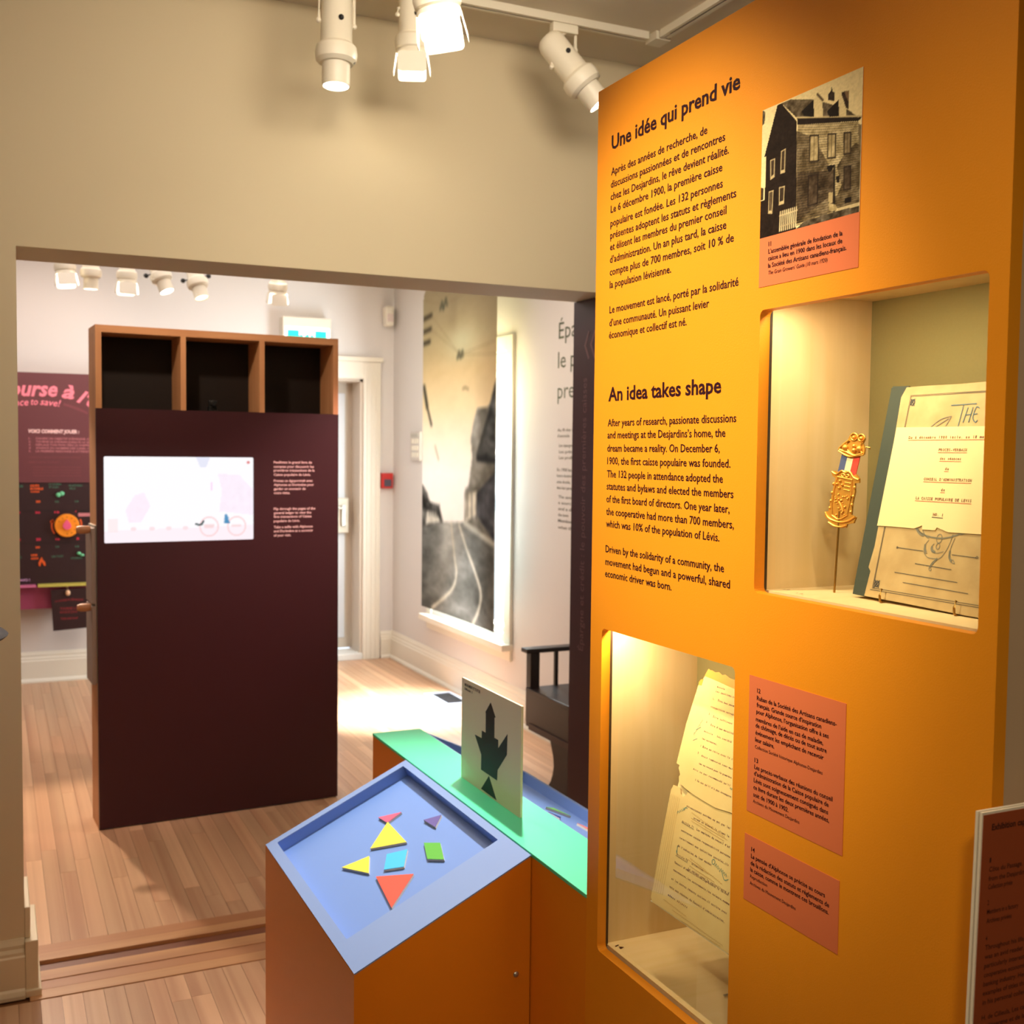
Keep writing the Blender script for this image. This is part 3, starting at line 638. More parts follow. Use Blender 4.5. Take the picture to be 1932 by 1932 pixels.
# ledger leaning on a hook stand
ub = Vector((.061, 0, .291)).normalized()
Fb = frame((1.0855, 1.2, 1.4085), (0, -1, 0), ub)
led = thing('ledger', 'old tan ledger with dark green cloth spine and a typed card on its cover', 'book', (1.10, 1.08, 1.405))
M_cov = mat('aged_tan_cover', rgb(190, 158, 106), .7, noise=(30, rgb(164, 130, 80), .6), bump=(200, .3, .0006))
M_cloth = mat('dark_green_book_cloth', rgb(52, 58, 46), .75, bump=(900, .4, .0004))
plate('cover', [[(.021, .0), (.024, .035), (.019, .04), (.023, .07), (.0225, .2), (.020, .28), (.027, .294), (.06, .2945), (.12, .294), (.24, .296), (.245, .293), (.245, -.003), (.20, -.003), (.1, -.001)]], Fb, .003, M_cov, led)
plate('spine_cloth', [[(-.001, 0), (.024, 0), (.030, .296), (-.001, .297)]], Fb @ Matrix.Translation((0, 0, -.0008)), .003, M_cloth, led)
MB().box((0, .002, -.022), (.242, .292, -.004), Fb).build('page_block', mat('aged_page_edges', rgb(222, 200, 150), .8), led)
MB().box((-.001, 0, -.026), (.245, .295, -.023), Fb).box((-.003, 0, -.026), (-.0005, .295, -.001), Fb).build('back_cover', M_cloth, led)
M_ink = mat('faded_blue_ink', rgb(82, 104, 104), .7); M_inkg = mat('grey_ink', rgb(120, 112, 92), .7); M_inkb = mat('dark_ink', rgb(70, 66, 60), .7)
mb = MB()
strokes(mb, Fb, [[(.034, .012), (.038, .282), (.24, .283)], [(.0355, .014), (.0395, .2805), (.24, .2815)], [(.030, .010), (.24, .009)], [(.034, .0125), (.24, .0115)]], .0007)
strokes(mb, Fb, [[(.040, .268), (.047, .277)], [(.040, .277), (.048, .267)], [(.036, .013), (.045, .024)], [(.036, .024), (.045, .014)]], .0016)
strokes(mb, Fb, [ell(.044, .272, .0035, .004, 8), ell(.041, .019, .004, .004, 8)], .0018)
strokes(mb, Fb, [[(.066, .0715), (.112, .0705)], [(.160, .070), (.199, .0695)], [(.102, .053), (.164, .051)], [(.069, .038), (.177, .036)], [(.087, .026), (.197, .024)], ell(.0655, .0715, .0012, .0012, 8), ell(.200, .070, .0014, .0014, 8)], .0009)
mb.build('cover_ruling', M_inkb, led)
mb = MB()
strokes(mb, Fb, [curve([(.092, .101), (.108, .092), (.136, .0895), (.158, .094), (.172, .100)])], .0018)
strokes(mb, Fb, [curve([(.092, .101), (.100, .094), (.108, .0915)])], .004)
strokes(mb, Fb, [curve([(.118, .086), (.113, .078), (.114, .069), (.122, .063), (.138, .0625)]), curve([(.128, .082), (.124, .076), (.127, .071), (.136, .070), (.146, .073)]), curve([(.156, .096), (.152, .080), (.144, .066), (.132, .058), (.127, .049), (.130, .046), (.131, .049)]), curve([(.160, .092), (.156, .076), (.158, .063), (.167, .059), (.163, .064)]), ell(.135, .089, .0045, .006, 10), ell(.135, .079, .003, .004, 10), curve([(.104, .098), (.112, .090), (.118, .088)]), curve([(.146, .099), (.166, .104), (.176, .100), (.168, .096)])], .0009)
strokes(mb, Fb, [curve([(.113, .080), (.1145, .073), (.118, .068)]), curve([(.125, .078), (.127, .073), (.132, .071)]), curve([(.156, .075), (.157, .066), (.162, .062)]), curve([(.138, .063), (.131, .056), (.128, .050)])], .0028)
strokes(mb, Fb, [curve([(.085, .237), (.100, .247), (.117, .251)]), curve([(.117, .251), (.113, .243), (.110, .237)]), curve([(.093, .237), (.104, .243), (.113, .248)])], .0012)
mb.build('cover_ornament', M_inkg, led, kind='stuff')
mb = MB()
strokes(mb, Fb, [[(.113, .2655), (.155, .2665)], [(.134, .2655), (.131, .236)], [(.142, .262), (.138, .242)], [(.150, .262), (.147, .242)], [(.140, .252), (.149, .2525)], curve([(.161, .260), (.156, .262), (.153, .255), (.153, .247), (.158, .242), (.161, .245)]), [(.153, .2525), (.159, .253)]], .0014)
mb.build('cover_title', M_ink, led)
card_pts = [(.024, .237), (.10, .2365), (.205, .236), (.205, .099), (.148, .098), (.138, .1005), (.128, .103), (.126, .099), (.104, .0985), (.103, .104), (.097, .1015), (.09, .099), (.05, .099), (.022, .0985)]
M_cardp = mat('cream_typed_card', rgb(230, 202, 144), .7)
plate('title_card', [card_pts], Fb @ Matrix.Translation((0, 0, .0016)), .0012, M_cardp, led)
M_red = mat('red_typewriter_ink', rgb(196, 84, 62), .7); M_typ = mat('brown_typewriter_ink', rgb(128, 74, 50), .7)
Fc = Fb @ Matrix.Translation((0, 0, .0017))
tls = [('Du 6 décembre 1900 inclu. au 18 mai 190', .050, .2200, .147), ('PROCES-VERBAUX', .107, .2030, .048), ('des séances', .112, .1915, .036), ('du', .1235, .1780, .0075), ("CONSEIL D'ADMINISTRATION", .091, .1635, .080), ('de', .1235, .1500, .0075), ('LA CAISSE POPULAIRE DE LEVIS', .083, .1375, .094), ('NO. I', .118, .1170, .018)]
text('typed_lettering', Fc, [(t, u, v+.0008, w, .0052) for t, u, v, w in tls], M_typ, led, mono=True, lift=.0003, bold=.03)
for t, u, v, w in tls[:7]: strokes(mb := MB(), Fc, [[(u, v-.0012), (u+w, v-.0012)]], .0007, .0003); mb.build('red_underline', M_red, led)
mb = MB(); strokes(mb, Fc, [[(.117, .1158), (.136, .1156)]], .0009, .0003); mb.build('black_underline', M_inkb, led)
st = thing('book_stand', 'thin brass hook stand holding up the old ledger in the upper case', 'stand', (1.10, 1.08, 1.4035))
for uu in (.058, .186):
    MB().tube([Fb @ Vector((uu, -.0048, -.030)), Fb @ Vector((uu, -.0055, .000)), Fb @ Vector((uu+.001, -.0040, .0065)), Fb @ Vector((uu, .004, .0080)), Fb @ Vector((uu, .013, .0065))], .0016, 8).build('hook', M_brass, st, smooth=True)
MB().tube([Fb @ Vector((.058, -.003, -.030)), Fb @ Vector((.186, -.003, -.030))], .0016, 8).tube([Fb @ Vector((.12, -.003, -.030)), Fb @ Vector((.12, .18, -.028))], .0016, 8).tube([Fb @ Vector((.12, .18, -.028)), Vector((1.20, 1.08, 1.405))], .0016, 8).build('back_frame', M_brass, st)

# ------------------------------------------------------------------ the two typed drafts in the lower case
up_ = Vector((.108, 0, .409)).normalized()
Fd = frame((1.03, 1.62, .811), (0, -1, 0), up_)
M_pap = mat('aged_typing_paper', rgb(226, 196, 132), .75, noise=(14, rgb(214, 178, 110), .5))
M_tape = mat('amber_tape', rgb(222, 142, 44), .5)
d2 = thing('draft_page', 'lower typed draft page with torn corner and pencil notes down its margin', 'document', (1.04, 1.53, .82), 'typed drafts in the lower case')
plate('paper_sheet', [[(.238, .010), (.037, .0100), (.001, .009), (-.008, .015), (-.016, .105), (-.023, .202), (-.019, .212), (.001, .213), (.004, .208), (.007, .203), (.015, .200), (.021, .205), (.026, .208), (.026, .212), (.075, .217), (.238, .221)]], Fd, .0008, M_pap, d2)
plate('paper_edge', [[(-.008, .0085), (.238, .0085), (.238, .0105), (-.006, .0105)]], Fd @ Matrix.Translation((0, 0, -.0009)), .003, mat('white_mount_edge', rgb(240, 228, 196), .6), d2)
M_vio = mat('violet_typewriter_ink', rgb(104, 62, 64), .7); M_pen = mat('brown_pencil', rgb(176, 132, 66), .7); M_bpen = mat('blue_pencil', rgb(96, 138, 126), .7)
ltx = [('circonstances extrême ou qui par les', .031, .190, .127), ('        erreur et alourdi le client la', .031, .177, .129), ('Article 71', .029, .162, .036), ('Les employés du conseil d’ad', .073, .162, .094), ('contracter aucune responsabilité personne', .032, .148, .142), ('relativement aux opérations sociales,ils', .033, .135, .142), ('de l’exécution de leur mandat', .033, .121, .100), ('Direction', .082, .106, .034), ('Article 72', .036, .1065, .034), ('Le gérant,sous la surveillance d', .075, .095, .116), ('Conseil d’administration,représente la caisse', .035, .094-.0135+.012, .155), ('convenances,les engagements,les valeurs,nomme', .036, .080, .162), ('et les autres ténants actions.Il assiste avec', .037, .065, .160), ('voix aux séances du Conseil d’administration,', .037, .051, .160), ('mêmes objects', .038, .037, .060)]
text('typed_lettering', Fd, [(t, u, v-.002, w, .0050) for t, u, v, w in ltx], M_vio, d2, mono=True, lift=.0003, bold=.03)
mb = MB(); rg = random.Random(11)
def scribble(u0, v0, u1, v1, amp, n):
    pts = []; d = Vector((u1-u0, v1-v0)); nrm = Vector((-d.y, d.x)).normalized()
    for k in range(n+1):
        p = Vector((u0, v0))+d*(k/n)+nrm*(amp*(1 if k % 2 else -1)*rg.uniform(.3, 1)); pts.append((p.x, p.y))
    return pts
for k in range(6): strokes(mb, Fd, [scribble(-.0185+.0052*k, .196, -.0075+.0062*k, .030, .0010, 90)], .0005)
strokes(mb, Fd, [scribble(.030, .025, .100, .0225, .0014, 34), scribble(.060, .018, .205, .016, .0014, 60), scribble(.090, .011, .200, .0125, .001, 40)], .0005)
strokes(mb, Fd, [scribble(.050, .183, .150, .172, .0016, 44), scribble(.054, .170, .150, .166, .0014, 44), scribble(.075, .112, .170, .102, .0016, 40), scribble(.078, .100, .150, .098, .001, 30)], .0006)
strokes(mb, Fd, [[(.052, .174), (.158, .170)], [(.070, .108), (.130, .105)]], .0006)
mb.build('pencil_notes', M_pen, d2, kind='stuff')
mb = MB(); strokes(mb, Fd, [scribble(.010, .172, .030, .184, .003, 9), curve([(.026, .180), (.030, .186), (.036, .186)]), [(.033, .120), (.036, .107)], [(.036, .107), (.033, .112)], ell(.136, .127, .004, .004, 10), scribble(.142, .124, .176, .118, .004, 14), curve([(.160, .122), (.172, .110), (.182, .114)])], .0012)
mb.build('blue_pencil_marks', M_bpen, d2, kind='stuff')
for a in ([(.029, .1595), (.066, .159)], [(.034, .1035), (.070, .103)]): strokes(mb := MB(), Fd, [a], .0006); mb.build('underline', M_inkb, d2)
Fe = Fd @ Matrix.Translation((0, 0, .0018))
d1 = thing('draft_page', 'upper typed draft page with amber tape along its ragged top', 'document', (1.10, 1.53, 1.03), 'typed drafts in the lower case')
upper = [(-.004, .407), (.002, .420), (.005, .426), (.012, .4245), (.016, .4255), (.026, .4235), (.036, .4260), (.047, .4225), (.055, .4250), (.068, .4215), (.082, .4210), (.18, .419), (.238, .42), (.238, .218), (.148, .213), (.110, .209), (.076, .2105), (.045, .2125), (.019, .216), (-.001, .220), (-.005, .225), (-.007, .230), (-.005, .234), (-.008, .238), (-.014, .244), (-.013, .249), (-.023, .250), (-.022, .322), (-.015, .382), (-.013, .398), (-.008, .402)]
plate('paper_sheet', [upper], Fe, .0008, M_pap, d1)
plate('tape_strip', [[(-.004, .4075), (.002, .4205), (.005, .4265), (.012, .425), (.016, .426), (.026, .424), (.036, .4265), (.047, .423), (.055, .4255), (.068, .422), (.082, .4215), (.18, .4195), (.238, .4205), (.238, .405), (.087, .407), (.03, .411), (-.001, .4125)]], Fe @ Matrix.Translation((0, 0, .0004)), .0004, M_tape, d1)
plate('tape_scrap', [[(-.0125, .394), (-.0035, .395), (-.0030, .4065), (-.010, .4045), (-.0135, .399)]], Fe @ Matrix.Translation((0, 0, .0004)), .0004, M_tape, d1)
utx = [('Article', .040, .401, .023), ('Les qualités requises', .039, .393, .080), ('1.', .036, .379, .005), ('Être bon parmi', .051, .379, .050), ('tranquillité solvabi', .035, .365, .070), ('2', .035, .352, .003), ('Être suffisant', .048, .350, .056), ('3', .033, .337, .003), ('Être d’une moralité', .047, .335, .066), ('Article   Les société', .033, .321, .080), ('les suivantes.', .032, .308, .046), ('1 Être en règle avec la c', .032, .295, .094), ('2', .030, .282, .003), ('Avoir remboursé tout mai', .042, .280, .090), ('ces en retard pour la première', .040, .266, .094), ('Avis ou par recommandé qu’il', .028, .253, .108), ('3 Ce cas qu’il n’a pas accompagn', .040, .237, .104)]
text('typed_lettering', Fe, [(t, u, v-.001, w, .0046) for t, u, v, w in utx], M_vio, d1, mono=True, lift=.0003, bold=.03)
mb = MB(); strokes(mb, Fe, [scribble(.007, .309, .022, .340, .0025, 15), [(.009, .299), (.012, .301), (.020, .305)], [(.010, .318), (.022, .326)], scribble(.136, .250, .146, .249, .002, 5)], .0009); mb.build('blue_pencil_marks', M_bpen, d1, kind='stuff')
dst = thing('document_easel', 'slanted clear board carrying the two typed drafts in the lower case', 'stand', (1.12, 1.5, .6905))
MB().box((-.012, .012, -.006), (.235, .410, -.0042), Fd).build('back_board', M_cardp, dst)
MB().box((1.150, 1.49, .6905), (1.154, 1.55, 1.05)).tube([(1.10, 1.50, .694), (1.20, 1.50, .694)], .002).build('easel_leg', M_metal, dst)

# ================================================================== ACTIVITY TABLE
tb = thing('activity_table', 'orange puzzle table with a mint green ridge and blue sloping trays', 'table', (1.0, 2.5, 0))
Y0, Y1 = 2.034, 2.809; XT0, XT1, ZT0, ZT1 = .62, .9985, .589, .7685
SX0, SX1 = 1.0, 1.149
# ridge: orange body and green top
MB().box((SX0+.001, YF+.002, 0), (SX1, 3.103, .764)).build('ridge_body', M_orange2, tb)
MB().box((SX0, YF+.002, .764), (SX1, 3.105, .772)).build('ridge_top', M_green, tb, bevel=.0012)
def tray(x0, z0, x1, z1, y0, y1, rims, m_side):
    """sloping box: side boards, rim plate and a recessed floor.  (x0,z0) low edge, (x1,z1) high edge"""
    s = Vector((x1-x0, 0, z1-z0)); Ls = s.length; s.normalize()
    V_ = s if x1 > x0 else s
    F_ = frame((x0, y0, z0), (0, 1, 0), s) if x1 < x0 else frame((x0, y1, z0), (0, -1, 0), s)
    W = y1-y0; lo, hi, near, far = rims     # rim widths: low edge, high edge, towards camera, away
    a0, a1 = (far, W-near) if x1 > x0 else (near, W-far)
    outer = [(0, 0), (W, 0), (W, Ls), (0, Ls)]; hole = rrect(a0, lo, a1, Ls-hi, .003, 2)
    plate('tray_rim', [outer, hole[::-1]], F_, .003, M_bluer, tb)
    d = .030; t = .006
    mb = MB().box((a0, lo, -d-t), (a1, Ls-hi, -d), F_)
    mb.box((a0-t, lo-t, -d-t), (a0, Ls-hi+t, -.003), F_).box((a1, lo-t, -d-t), (a1+t, Ls-hi+t, -.003), F_).box((a0, lo-t, -d-t), (a1, lo, -.003), F_).box((a0, Ls-hi, -d-t), (a1, Ls-hi+t, -.003), F_)
    mb.build('tray_well', M_blue, tb)
    dz = .0033
    for yy, yo in ((y0, .012), (y1, -.012)):
        pts = [(x0, yy, 0), (x1, yy, 0), (x1, yy, z1-dz), (x0, yy, z0-dz)]
        MB().prism(pts, (0, yo, 0)).build('side_board', m_side, tb)
    MB().box((min(x0, x0+.012*np.sign(x1-x0)), y0+.012, 0), (max(x0, x0+.012*np.sign(x1-x0)), y1-.012, z0-dz)).build('end_board', m_side, tb)
    return F_, Ls
FT, LT = tray(XT0, ZT0, XT1, ZT1, Y0, Y1, (.026, .018, .130, .027), M_orange2)
FR, LR = tray(1.505, .600, 1.1495, .7685, 2.02, 3.10, (.024, .02, .03, .03), M_orange2)
MB().lathe([(.0, .0), (.006, .0), (.006, .002), (.004, .004), (.0, .005)], frame((.967, Y0, .522), (1, 0, 0), (0, 0, 1)), 16).build('bolt_head', M_metal, tb, smooth=True)
# puzzle tiles in the near tray, positions on the well floor: (slope v, y from near end)
def tile(pts, F_, W, name, m, label, group, flip=False, d=-.030):
    t_ = .0062
    P2 = [((W-b) if not flip else b, a) for a, b in pts]
    th = thing(name, label, 'puzzle tile', tuple(F_ @ Vector((sum(p[0] for p in P2)/len(P2), sum(p[1] for p in P2)/len(P2), d))), group)
    plate('tile_body', [P2], F_ @ Matrix.Translation((0, 0, d+t_-.001)), t_-.0012, M_tileedge, th)
    plate('coloured_face', [P2], F_ @ Matrix.Translation((0, 0, d+t_)), .001, m, th)
    return th
M_tileedge = mat('cream_tile_edge', rgb(214, 206, 190), .5)
WT = Y1-Y0; GT = 'tangram tiles in the near blue tray'
def tm(n, c): return mat(n, c, .45)
tile([(.262, .607), (.312, .561), (.268, .552)], FT, WT, 'triangle_tile', tm('pink_tile', rgb(228, 92, 122)), 'small pink triangle tile above the big yellow one', GT)
tile([(.270, .555), (.266, .407), (.194, .480)], FT, WT, 'triangle_tile', tm('yellow_tile', rgb(252, 232, 66)), 'large yellow triangle tile with its tip under the pink one', GT)
tile([(.334, .457), (.373, .429), (.340, .392)], FT, WT, 'triangle_tile', tm('purple_tile', rgb(98, 84, 150)), 'small purple triangle tile lying alone above the green four-sided tile', GT)
tile([(.293, .355), (.319, .311), (.296, .234), (.271, .279)], FT, WT, 'square_tile', tm('green_tile', rgb(92, 178, 56)), 'green four-sided tile beside the light blue one, below the purple triangle', GT)
tile([(.213, .408), (.255, .372), (.221, .309), (.184, .349)], FT, WT, 'parallelogram_tile', tm('cyan_tile', rgb(66, 188, 236)), 'light blue slanted tile in the middle of the near tray', GT)
tile([(.115, .476), (.180, .449), (.153, .376)], FT, WT, 'triangle_tile', tm('yellow_tile', rgb(252, 232, 66)), 'smaller yellow triangle tile pointing towards the kiosk in the near tray', GT)
tile([(.160, .342), (.225, .255), (.141, .182)], FT, WT, 'triangle_tile', tm('red_tile', rgb(248, 84, 60)), 'large red triangle tile lowest in the near tray', GT)
GR = 'tangram tiles in the far blue tray'
WR = 1.08
def rt_(pts, name, m, label): return tile([(LR-a, b) for a, b in pts], FR, WR, name, m, label, GR, flip=True)
rt_([(.199, .579), (.250, .622), (.289, .590)], 'triangle_tile', tm('leaf_green_tile', rgb(120, 190, 90)), 'green tile lying behind the mint ridge')
rt_([(.158, .495), (.196, .487), (.172, .452)], 'triangle_tile', tm('navy_tile', rgb(44, 60, 130)), 'dark blue tile beside the green one behind the ridge')
rt_([(.250, .490), (.292, .470), (.262, .425)], 'triangle_tile', tm('rose_tile', rgb(240, 120, 110)), 'rose tile half hidden by the orange panel edge')

# picture card standing on the ridge
cd = thing('picture_card', 'upright cream card showing a black angular shape on the mint ridge', 'card', (1.075, 2.42, .772))
Fk = frame((1.0725, 2.595, .7722), (0, -1, 0), (0, 0, 1))
plate('card_board', [rrect(0, 0, .352, .257, .002, 2)], Fk, .0055, mat('cream_card', rgb(240, 222, 188), .5), cd)
sil = [(2.413, 1.002), (2.384, .972), (2.390, .971), (2.390, .922), (2.368, .922), (2.367, .902), (2.316, .948), (2.318, .899), (2.369, .850), (2.372, .824), (2.467, .825), (2.466, .862), (2.507, .902), (2.465, .903), (2.464, .922), (2.441, .922), (2.441, .971), (2.444, .972)]
M_blackp = mat('black_print', rgb(24, 18, 18), .55)
plate('black_shape', [[(2.595-y, z-.7722) for y, z in sil]], Fk @ Matrix.Translation((0, 0, .0006)), .0005, M_blackp, cd)
plate('black_triangle', [[(2.595-y, z-.7722) for y, z in ((2.419, .822), (2.374, .776), (2.465, .778))]], Fk @ Matrix.Translation((0, 0, .0006)), .0005, M_blackp, cd)
text('card_lettering', Fk, [('MONUMENT ET STATUE', .020, .239, .098, .010), ('Difficulté : 3', .020, .229, .050, .008)], M_blackp, cd, bold=.02)

# ================================================================== CAPTION CARDS AT THE NEAR END OF THE PANEL
Fq = frame((.9306, .842, .524), (1, .0, 0), (.022, 0, 1))
M_rust = mat('rust_caption_laminate', rgb(166, 78, 40), .5); M_wedge = mat('white_board_edge', rgb(240, 226, 200), .5)
M_rtx = mat('brown_caption_ink', rgb(70, 30, 20), .6)
hold = thing('caption_board', 'rust coloured caption board with pale edges at the end of the orange panel', 'caption board', (1.08, .84, .6))
Fq2 = frame((.9306, .8475, .524), (1, .0, 0), (.022, 0, 1))
for F_, e in ((Fq, 0), (Fq2, 1)):
    plate('board', [[(0, 0), (.235, 0), (.235, .700), (0, .700)]], F_, .0034, M_wedge, hold)
plate('rust_face', [[(.0015, .0), (.2345, 0), (.2345, .6975), (.0015, .6975)]], Fq @ Matrix.Translation((0, 0, .0006)), .0005, M_rust, hold)
cl = [("Exhibition captions", .014, .680, .068, .0095)]
rows = [("1", .634, .004), ("Côte du Passage, seen by", .624, .125), ("from the Desjardins’s home", .614, .130), ("Collection privée", .605, .060), ("2", .588, .004), ("Members in a factory", .578, .078), ("Archives privées", .568, .062), ("4", .549, .004),
        ("Throughout his life, Alphonse", .539, .150), ("was an avid reader. He was", .529, .140), ("particularly interested in", .519, .125), ("cooperative economics and the", .509, .150), ("banking industry. Here are", .499, .130), ("examples of titles that were", .489, .140), ("in his personal collection.", .479, .130),
        ("H. de Cilleuls, Les caisses", .462, .130), ("de l’épargne et de la", .452, .110), ("prévoyance, 1892", .442, .085), ("A. K. Dubé, Histoire des", .431, .120), ("C. Jannet, Le crédit", .421, .110), ("populaire, 1892", .411, .080), ("L. Durand, Le crédit", .400, .110), ("agricole en France", .390, .100), ("Gabriel Bonn, 1899", .380, .098), ("H. C. Devine, People’s", .369, .120), ("banks, London", .359, .070)]
text('caption_heading', Fq, cl[:1], M_rtx, hold, bold=.03, lift=.0009)
text('caption_lettering', Fq, [(t, .013, v+.011, w*.60, .0076) for t, v, w in rows], M_rtx, hold, lift=.0009, bold=.01)
MB().box((.960, .852, .30), (1.20, .872, .60)).build('holder_box', M_orange2, hold)

# ================================================================== KIOSK
c0, s0 = math.cos(.0577), math.sin(.0577)
kp = Vector((.382, 4.878, 0)); kx = Vector((c0, s0, 0)); ky = Vector((-s0, c0, 0))
Kw = Matrix(((kx.x, ky.x, 0, kp.x), (kx.y, ky.y, 0, kp.y), (0, 0, 1, 0), (0, 0, 0, 1)))
ks = thing('kiosk', 'tall dark aubergine touch screen kiosk in an oak frame with three top niches', 'kiosk', tuple(kp))
KW, KD, KH = 1.043, .20, 2.107
Fk2 = frame(kp, kx, (0, 0, 1))     # front face plane, u right, v up, normal to viewer
plate('front_panel', [[(0, .006), (KW, .006), (KW, 1.765), (0, 1.765)], rrect(.029, 1.207, .654, 1.567, .006)[::-1]], Fk2, .018, M_purple, ks)
MB().box((0, .018, 0), (.024, KD, KH-.03), Kw).build('side_panel', M_ply, ks)
MB().box((KW-.024, .018, 0), (KW, KD, KH-.03), Kw).build('side_panel', M_ply, ks)
for u in (0, KW-.024): MB().box((u, .004, 1.765), (u+.024, .018, KH-.03), Kw).build('side_edging', M_ply, ks)
MB().box((0, .004, KH-.03), (KW, KD, KH), Kw).build('top_board', M_plyh, ks)
for u in (.3425, .6815): MB().box((u, .004, 1.765), (u+.022, KD-.012, KH-.03), Kw).build('divider', M_ply, ks)
MB().box((.024, .012, 1.75), (KW-.024, KD-.012, 1.766), Kw).build('niche_floor', M_niche, ks)
MB().box((.024, KD-.012, .02), (KW-.024, KD, KH-.03), Kw).build('back_board', M_niche, ks)
MB().box((.484, .10, 1.766), (.520, .14, 1.790), Kw).tube([Kw @ Vector((.502, .10, 1.802)), Kw @ Vector((.502, .085, 1.802))], .014, 14).box((.484, .10, 1.79), (.520, .125, 1.815), Kw).build('webcam', M_blk, ks, bevel=.003)
# screen picture
S = Print(160, 92, (255, 252, 255))
S.fill([(0, 0), (1, 0), (1, .18), (0, .14)], (255, 238, 246)); S.c = S.c*.75+S.c.mean()*0+np.array([255, 252, 255])*.25
S.fill([(.14, .38), (.2, .55), (.26, .58), (.3, .42), (.24, .24), (.16, .24)], (253, 238, 250), noise=4, sc=20)
S.fill([(.75, .8), (.9, .78), (1, .6), (1, .3), (.76, .35), (.78, .6)], (253, 240, 252), noise=6, sc=20)
S.fill([(.60, 1), (.70, 1), (.67, .87), (.63, .88)], (226, 228, 246), .8)
S.fill([(.03, .13), (.09, .13), (.09, .28), (.03, .28)], (252, 232, 234), .7); S.fill([(.70, .6), (.712, .6), (.712, .7), (.70, .7)], (250, 222, 246))
for cx in (.19, .31, .42, .53): S.line(ell(cx, .16, .012, .012), .012, (250, 226, 230), .6, asp=.575)
for cx in (.690, .880): S.line([(a, b) for a, b in ell(cx, .170, .062, .112, 24)], .010, (250, 216, 218), asp=.575)
for a in ([(.68-.015, .165), (.715, .165)], [(.66, .185), (.72, .185)], [(.85, .175), (.905, .175)]): S.line(a, .014, (246, 206, 206), .7, asp=.575)
S.line([(.600, .205), (.622, .192), (.640, .200), (.652, .235)], .012, (70, 84, 84), asp=.575)
S.line([(.802, .25), (.806, .30), (.815, .27), (.812, .23), (.800, .22)], .016, (90, 150, 196), asp=.575); S.fill([(.795, .24), (.80, .205), (.828, .2), (.835, .22), (.82, .25)], (84, 146, 190))
S.line([(.961, .935), (.963, .935)], .018, (222, 112, 110), asp=.575)
scr = S.build('screen', frame(kp+kx*.027+ky*.010+Vector((0, 0, 1.205)), kx, (0, 0, 1)), .629, .364, vmat('lit_screen', .2, emit=1.02), ks)
MB().box((.026, .0102, 1.20), (.657, .035, 1.572), Kw).build('screen_housing', M_blk, ks)
KT = ["Feuilletez le grand livre de", "comptes pour découvrir les", "premières transactions de la", "Caisse populaire de Lévis.", "Prenez un égoportrait avec", "Alphonse et Dorimène pour", "garder un souvenir de", "votre visite.", "Flip through the pages of the", "general ledger to view the", "first transactions of Caisse", "populaire de Lévis.", "Take a selfie with Alphonse", "and Dorimène as a souvenir", "of your visit."]
kz = [1.542, 1.523, 1.506, 1.487, 1.460, 1.442, 1.424, 1.406, 1.335, 1.317, 1.300, 1.281, 1.254, 1.236, 1.217]
ke = [.918, .927, .930, .912, .921, .927, .889, .817, .934, .915, .916, .862, .922, .924, .821]
KL = [(t, .743, z, e-.743, .0150) for t, z, e in zip(KT, kz, ke)]
for q in (KL[:4], KL[4:8], KL[8:12], KL[12:]): text('instruction_lettering', Fk2, q, M_pinkw, ks, bold=.02, lift=.0008)
# two grey hinged boards with wooden pegs on the kiosk's left side
M_greyb = mat('taupe_board', rgb(150, 128, 118), .5)
for z0, z1, w_ in ((.955, 1.270, .19), (.615, .945, .19)):
    fb = MB().box((-.020, .012, z0), (-.006, w_, z1), Kw).build('hinged_board', M_greyb, ks, bevel=.002)
    MB().lathe([(0, 0), (.013, 0), (.017, .012), (.017, .040), (.012, .055), (0, .056)], frame(Kw @ Vector((-.018, .055, z1-.008)), (0, 0, 1), (0, 1, 0)), 16).build('wooden_peg', mat('turned_wood_peg', rgb(176, 118, 76), .5), fb, smooth=True)
MB().box((-.007, .018, .62), (0, KD, 1.28), Kw).build('hinge_rail', M_metal, ks)

# ================================================================== BACK ROOM THINGS
# game board on the far wall
yg = 8.10
gm = thing('wall_game', 'maroon savings race game board with orange dial on the far wall', 'game board', (-.1, yg, .5))
gx0, gx1 = -.75, .98
MB().box((gx0, yg, 1.366), (gx1, YB-.002, 2.10)).build('title_board', M_maroon, gm)
MB().box((gx0, yg+.008, .685), (gx1, YB-.002, 1.366)).build('play_board', M_maroon2, gm)
MB().box((gx0, yg+.004, .515), (gx1, YB-.002, .672)).build('lower_board', mat('raspberry_board', rgb(150, 60, 92), .5), gm)
MB().box((.257, yg-.05, .667), (gx1, yg+.02, .684)).build('ledge', mat('lime_ledge', rgb(202, 190, 90), .5), gm)
MB().box((gx0, yg-.05, .667), (.245, yg+.02, .682)).build('ledge', mat('pink_ledge', rgb(206, 110, 150), .5), gm)
Fg1 = frame((0, yg, 0), (1, 0, 0), (0, 0, 1)); Fg2 = frame((0, yg+.008, 0), (1, 0, 0), (0, 0, 1))
BD = .028
text_each('title_lettering', Fg1, [('C', .005, 1.925, .080, .14, .10), ('ourse', .098, 1.944, .296, .142, .01), ('à', .418, 1.940, .080, .130, -.12), ("l'éco", .512, 1.915, .27, .125, -.40)], M_pink, gm, bold=BD, shear=.25)
text('subtitle_lettering', Fg1, [('R', .092, 1.872, .034, .068, .10), ('ace', .132, 1.877, .082, .066, .04), ('to', .228, 1.885, .044, .064, 0), ('save!', .284, 1.887, .128, .064, -.08)], M_pink, gm, bold=.012, shear=.25)
mb = MB(); 
for k in range(16):
    u = .432+k*.0095; v = 1.893-.0027*k-.00006*k*k; strokes(mb, Fg1, [[(u, v-.008), (u+.006, v+.008)]], .0025)
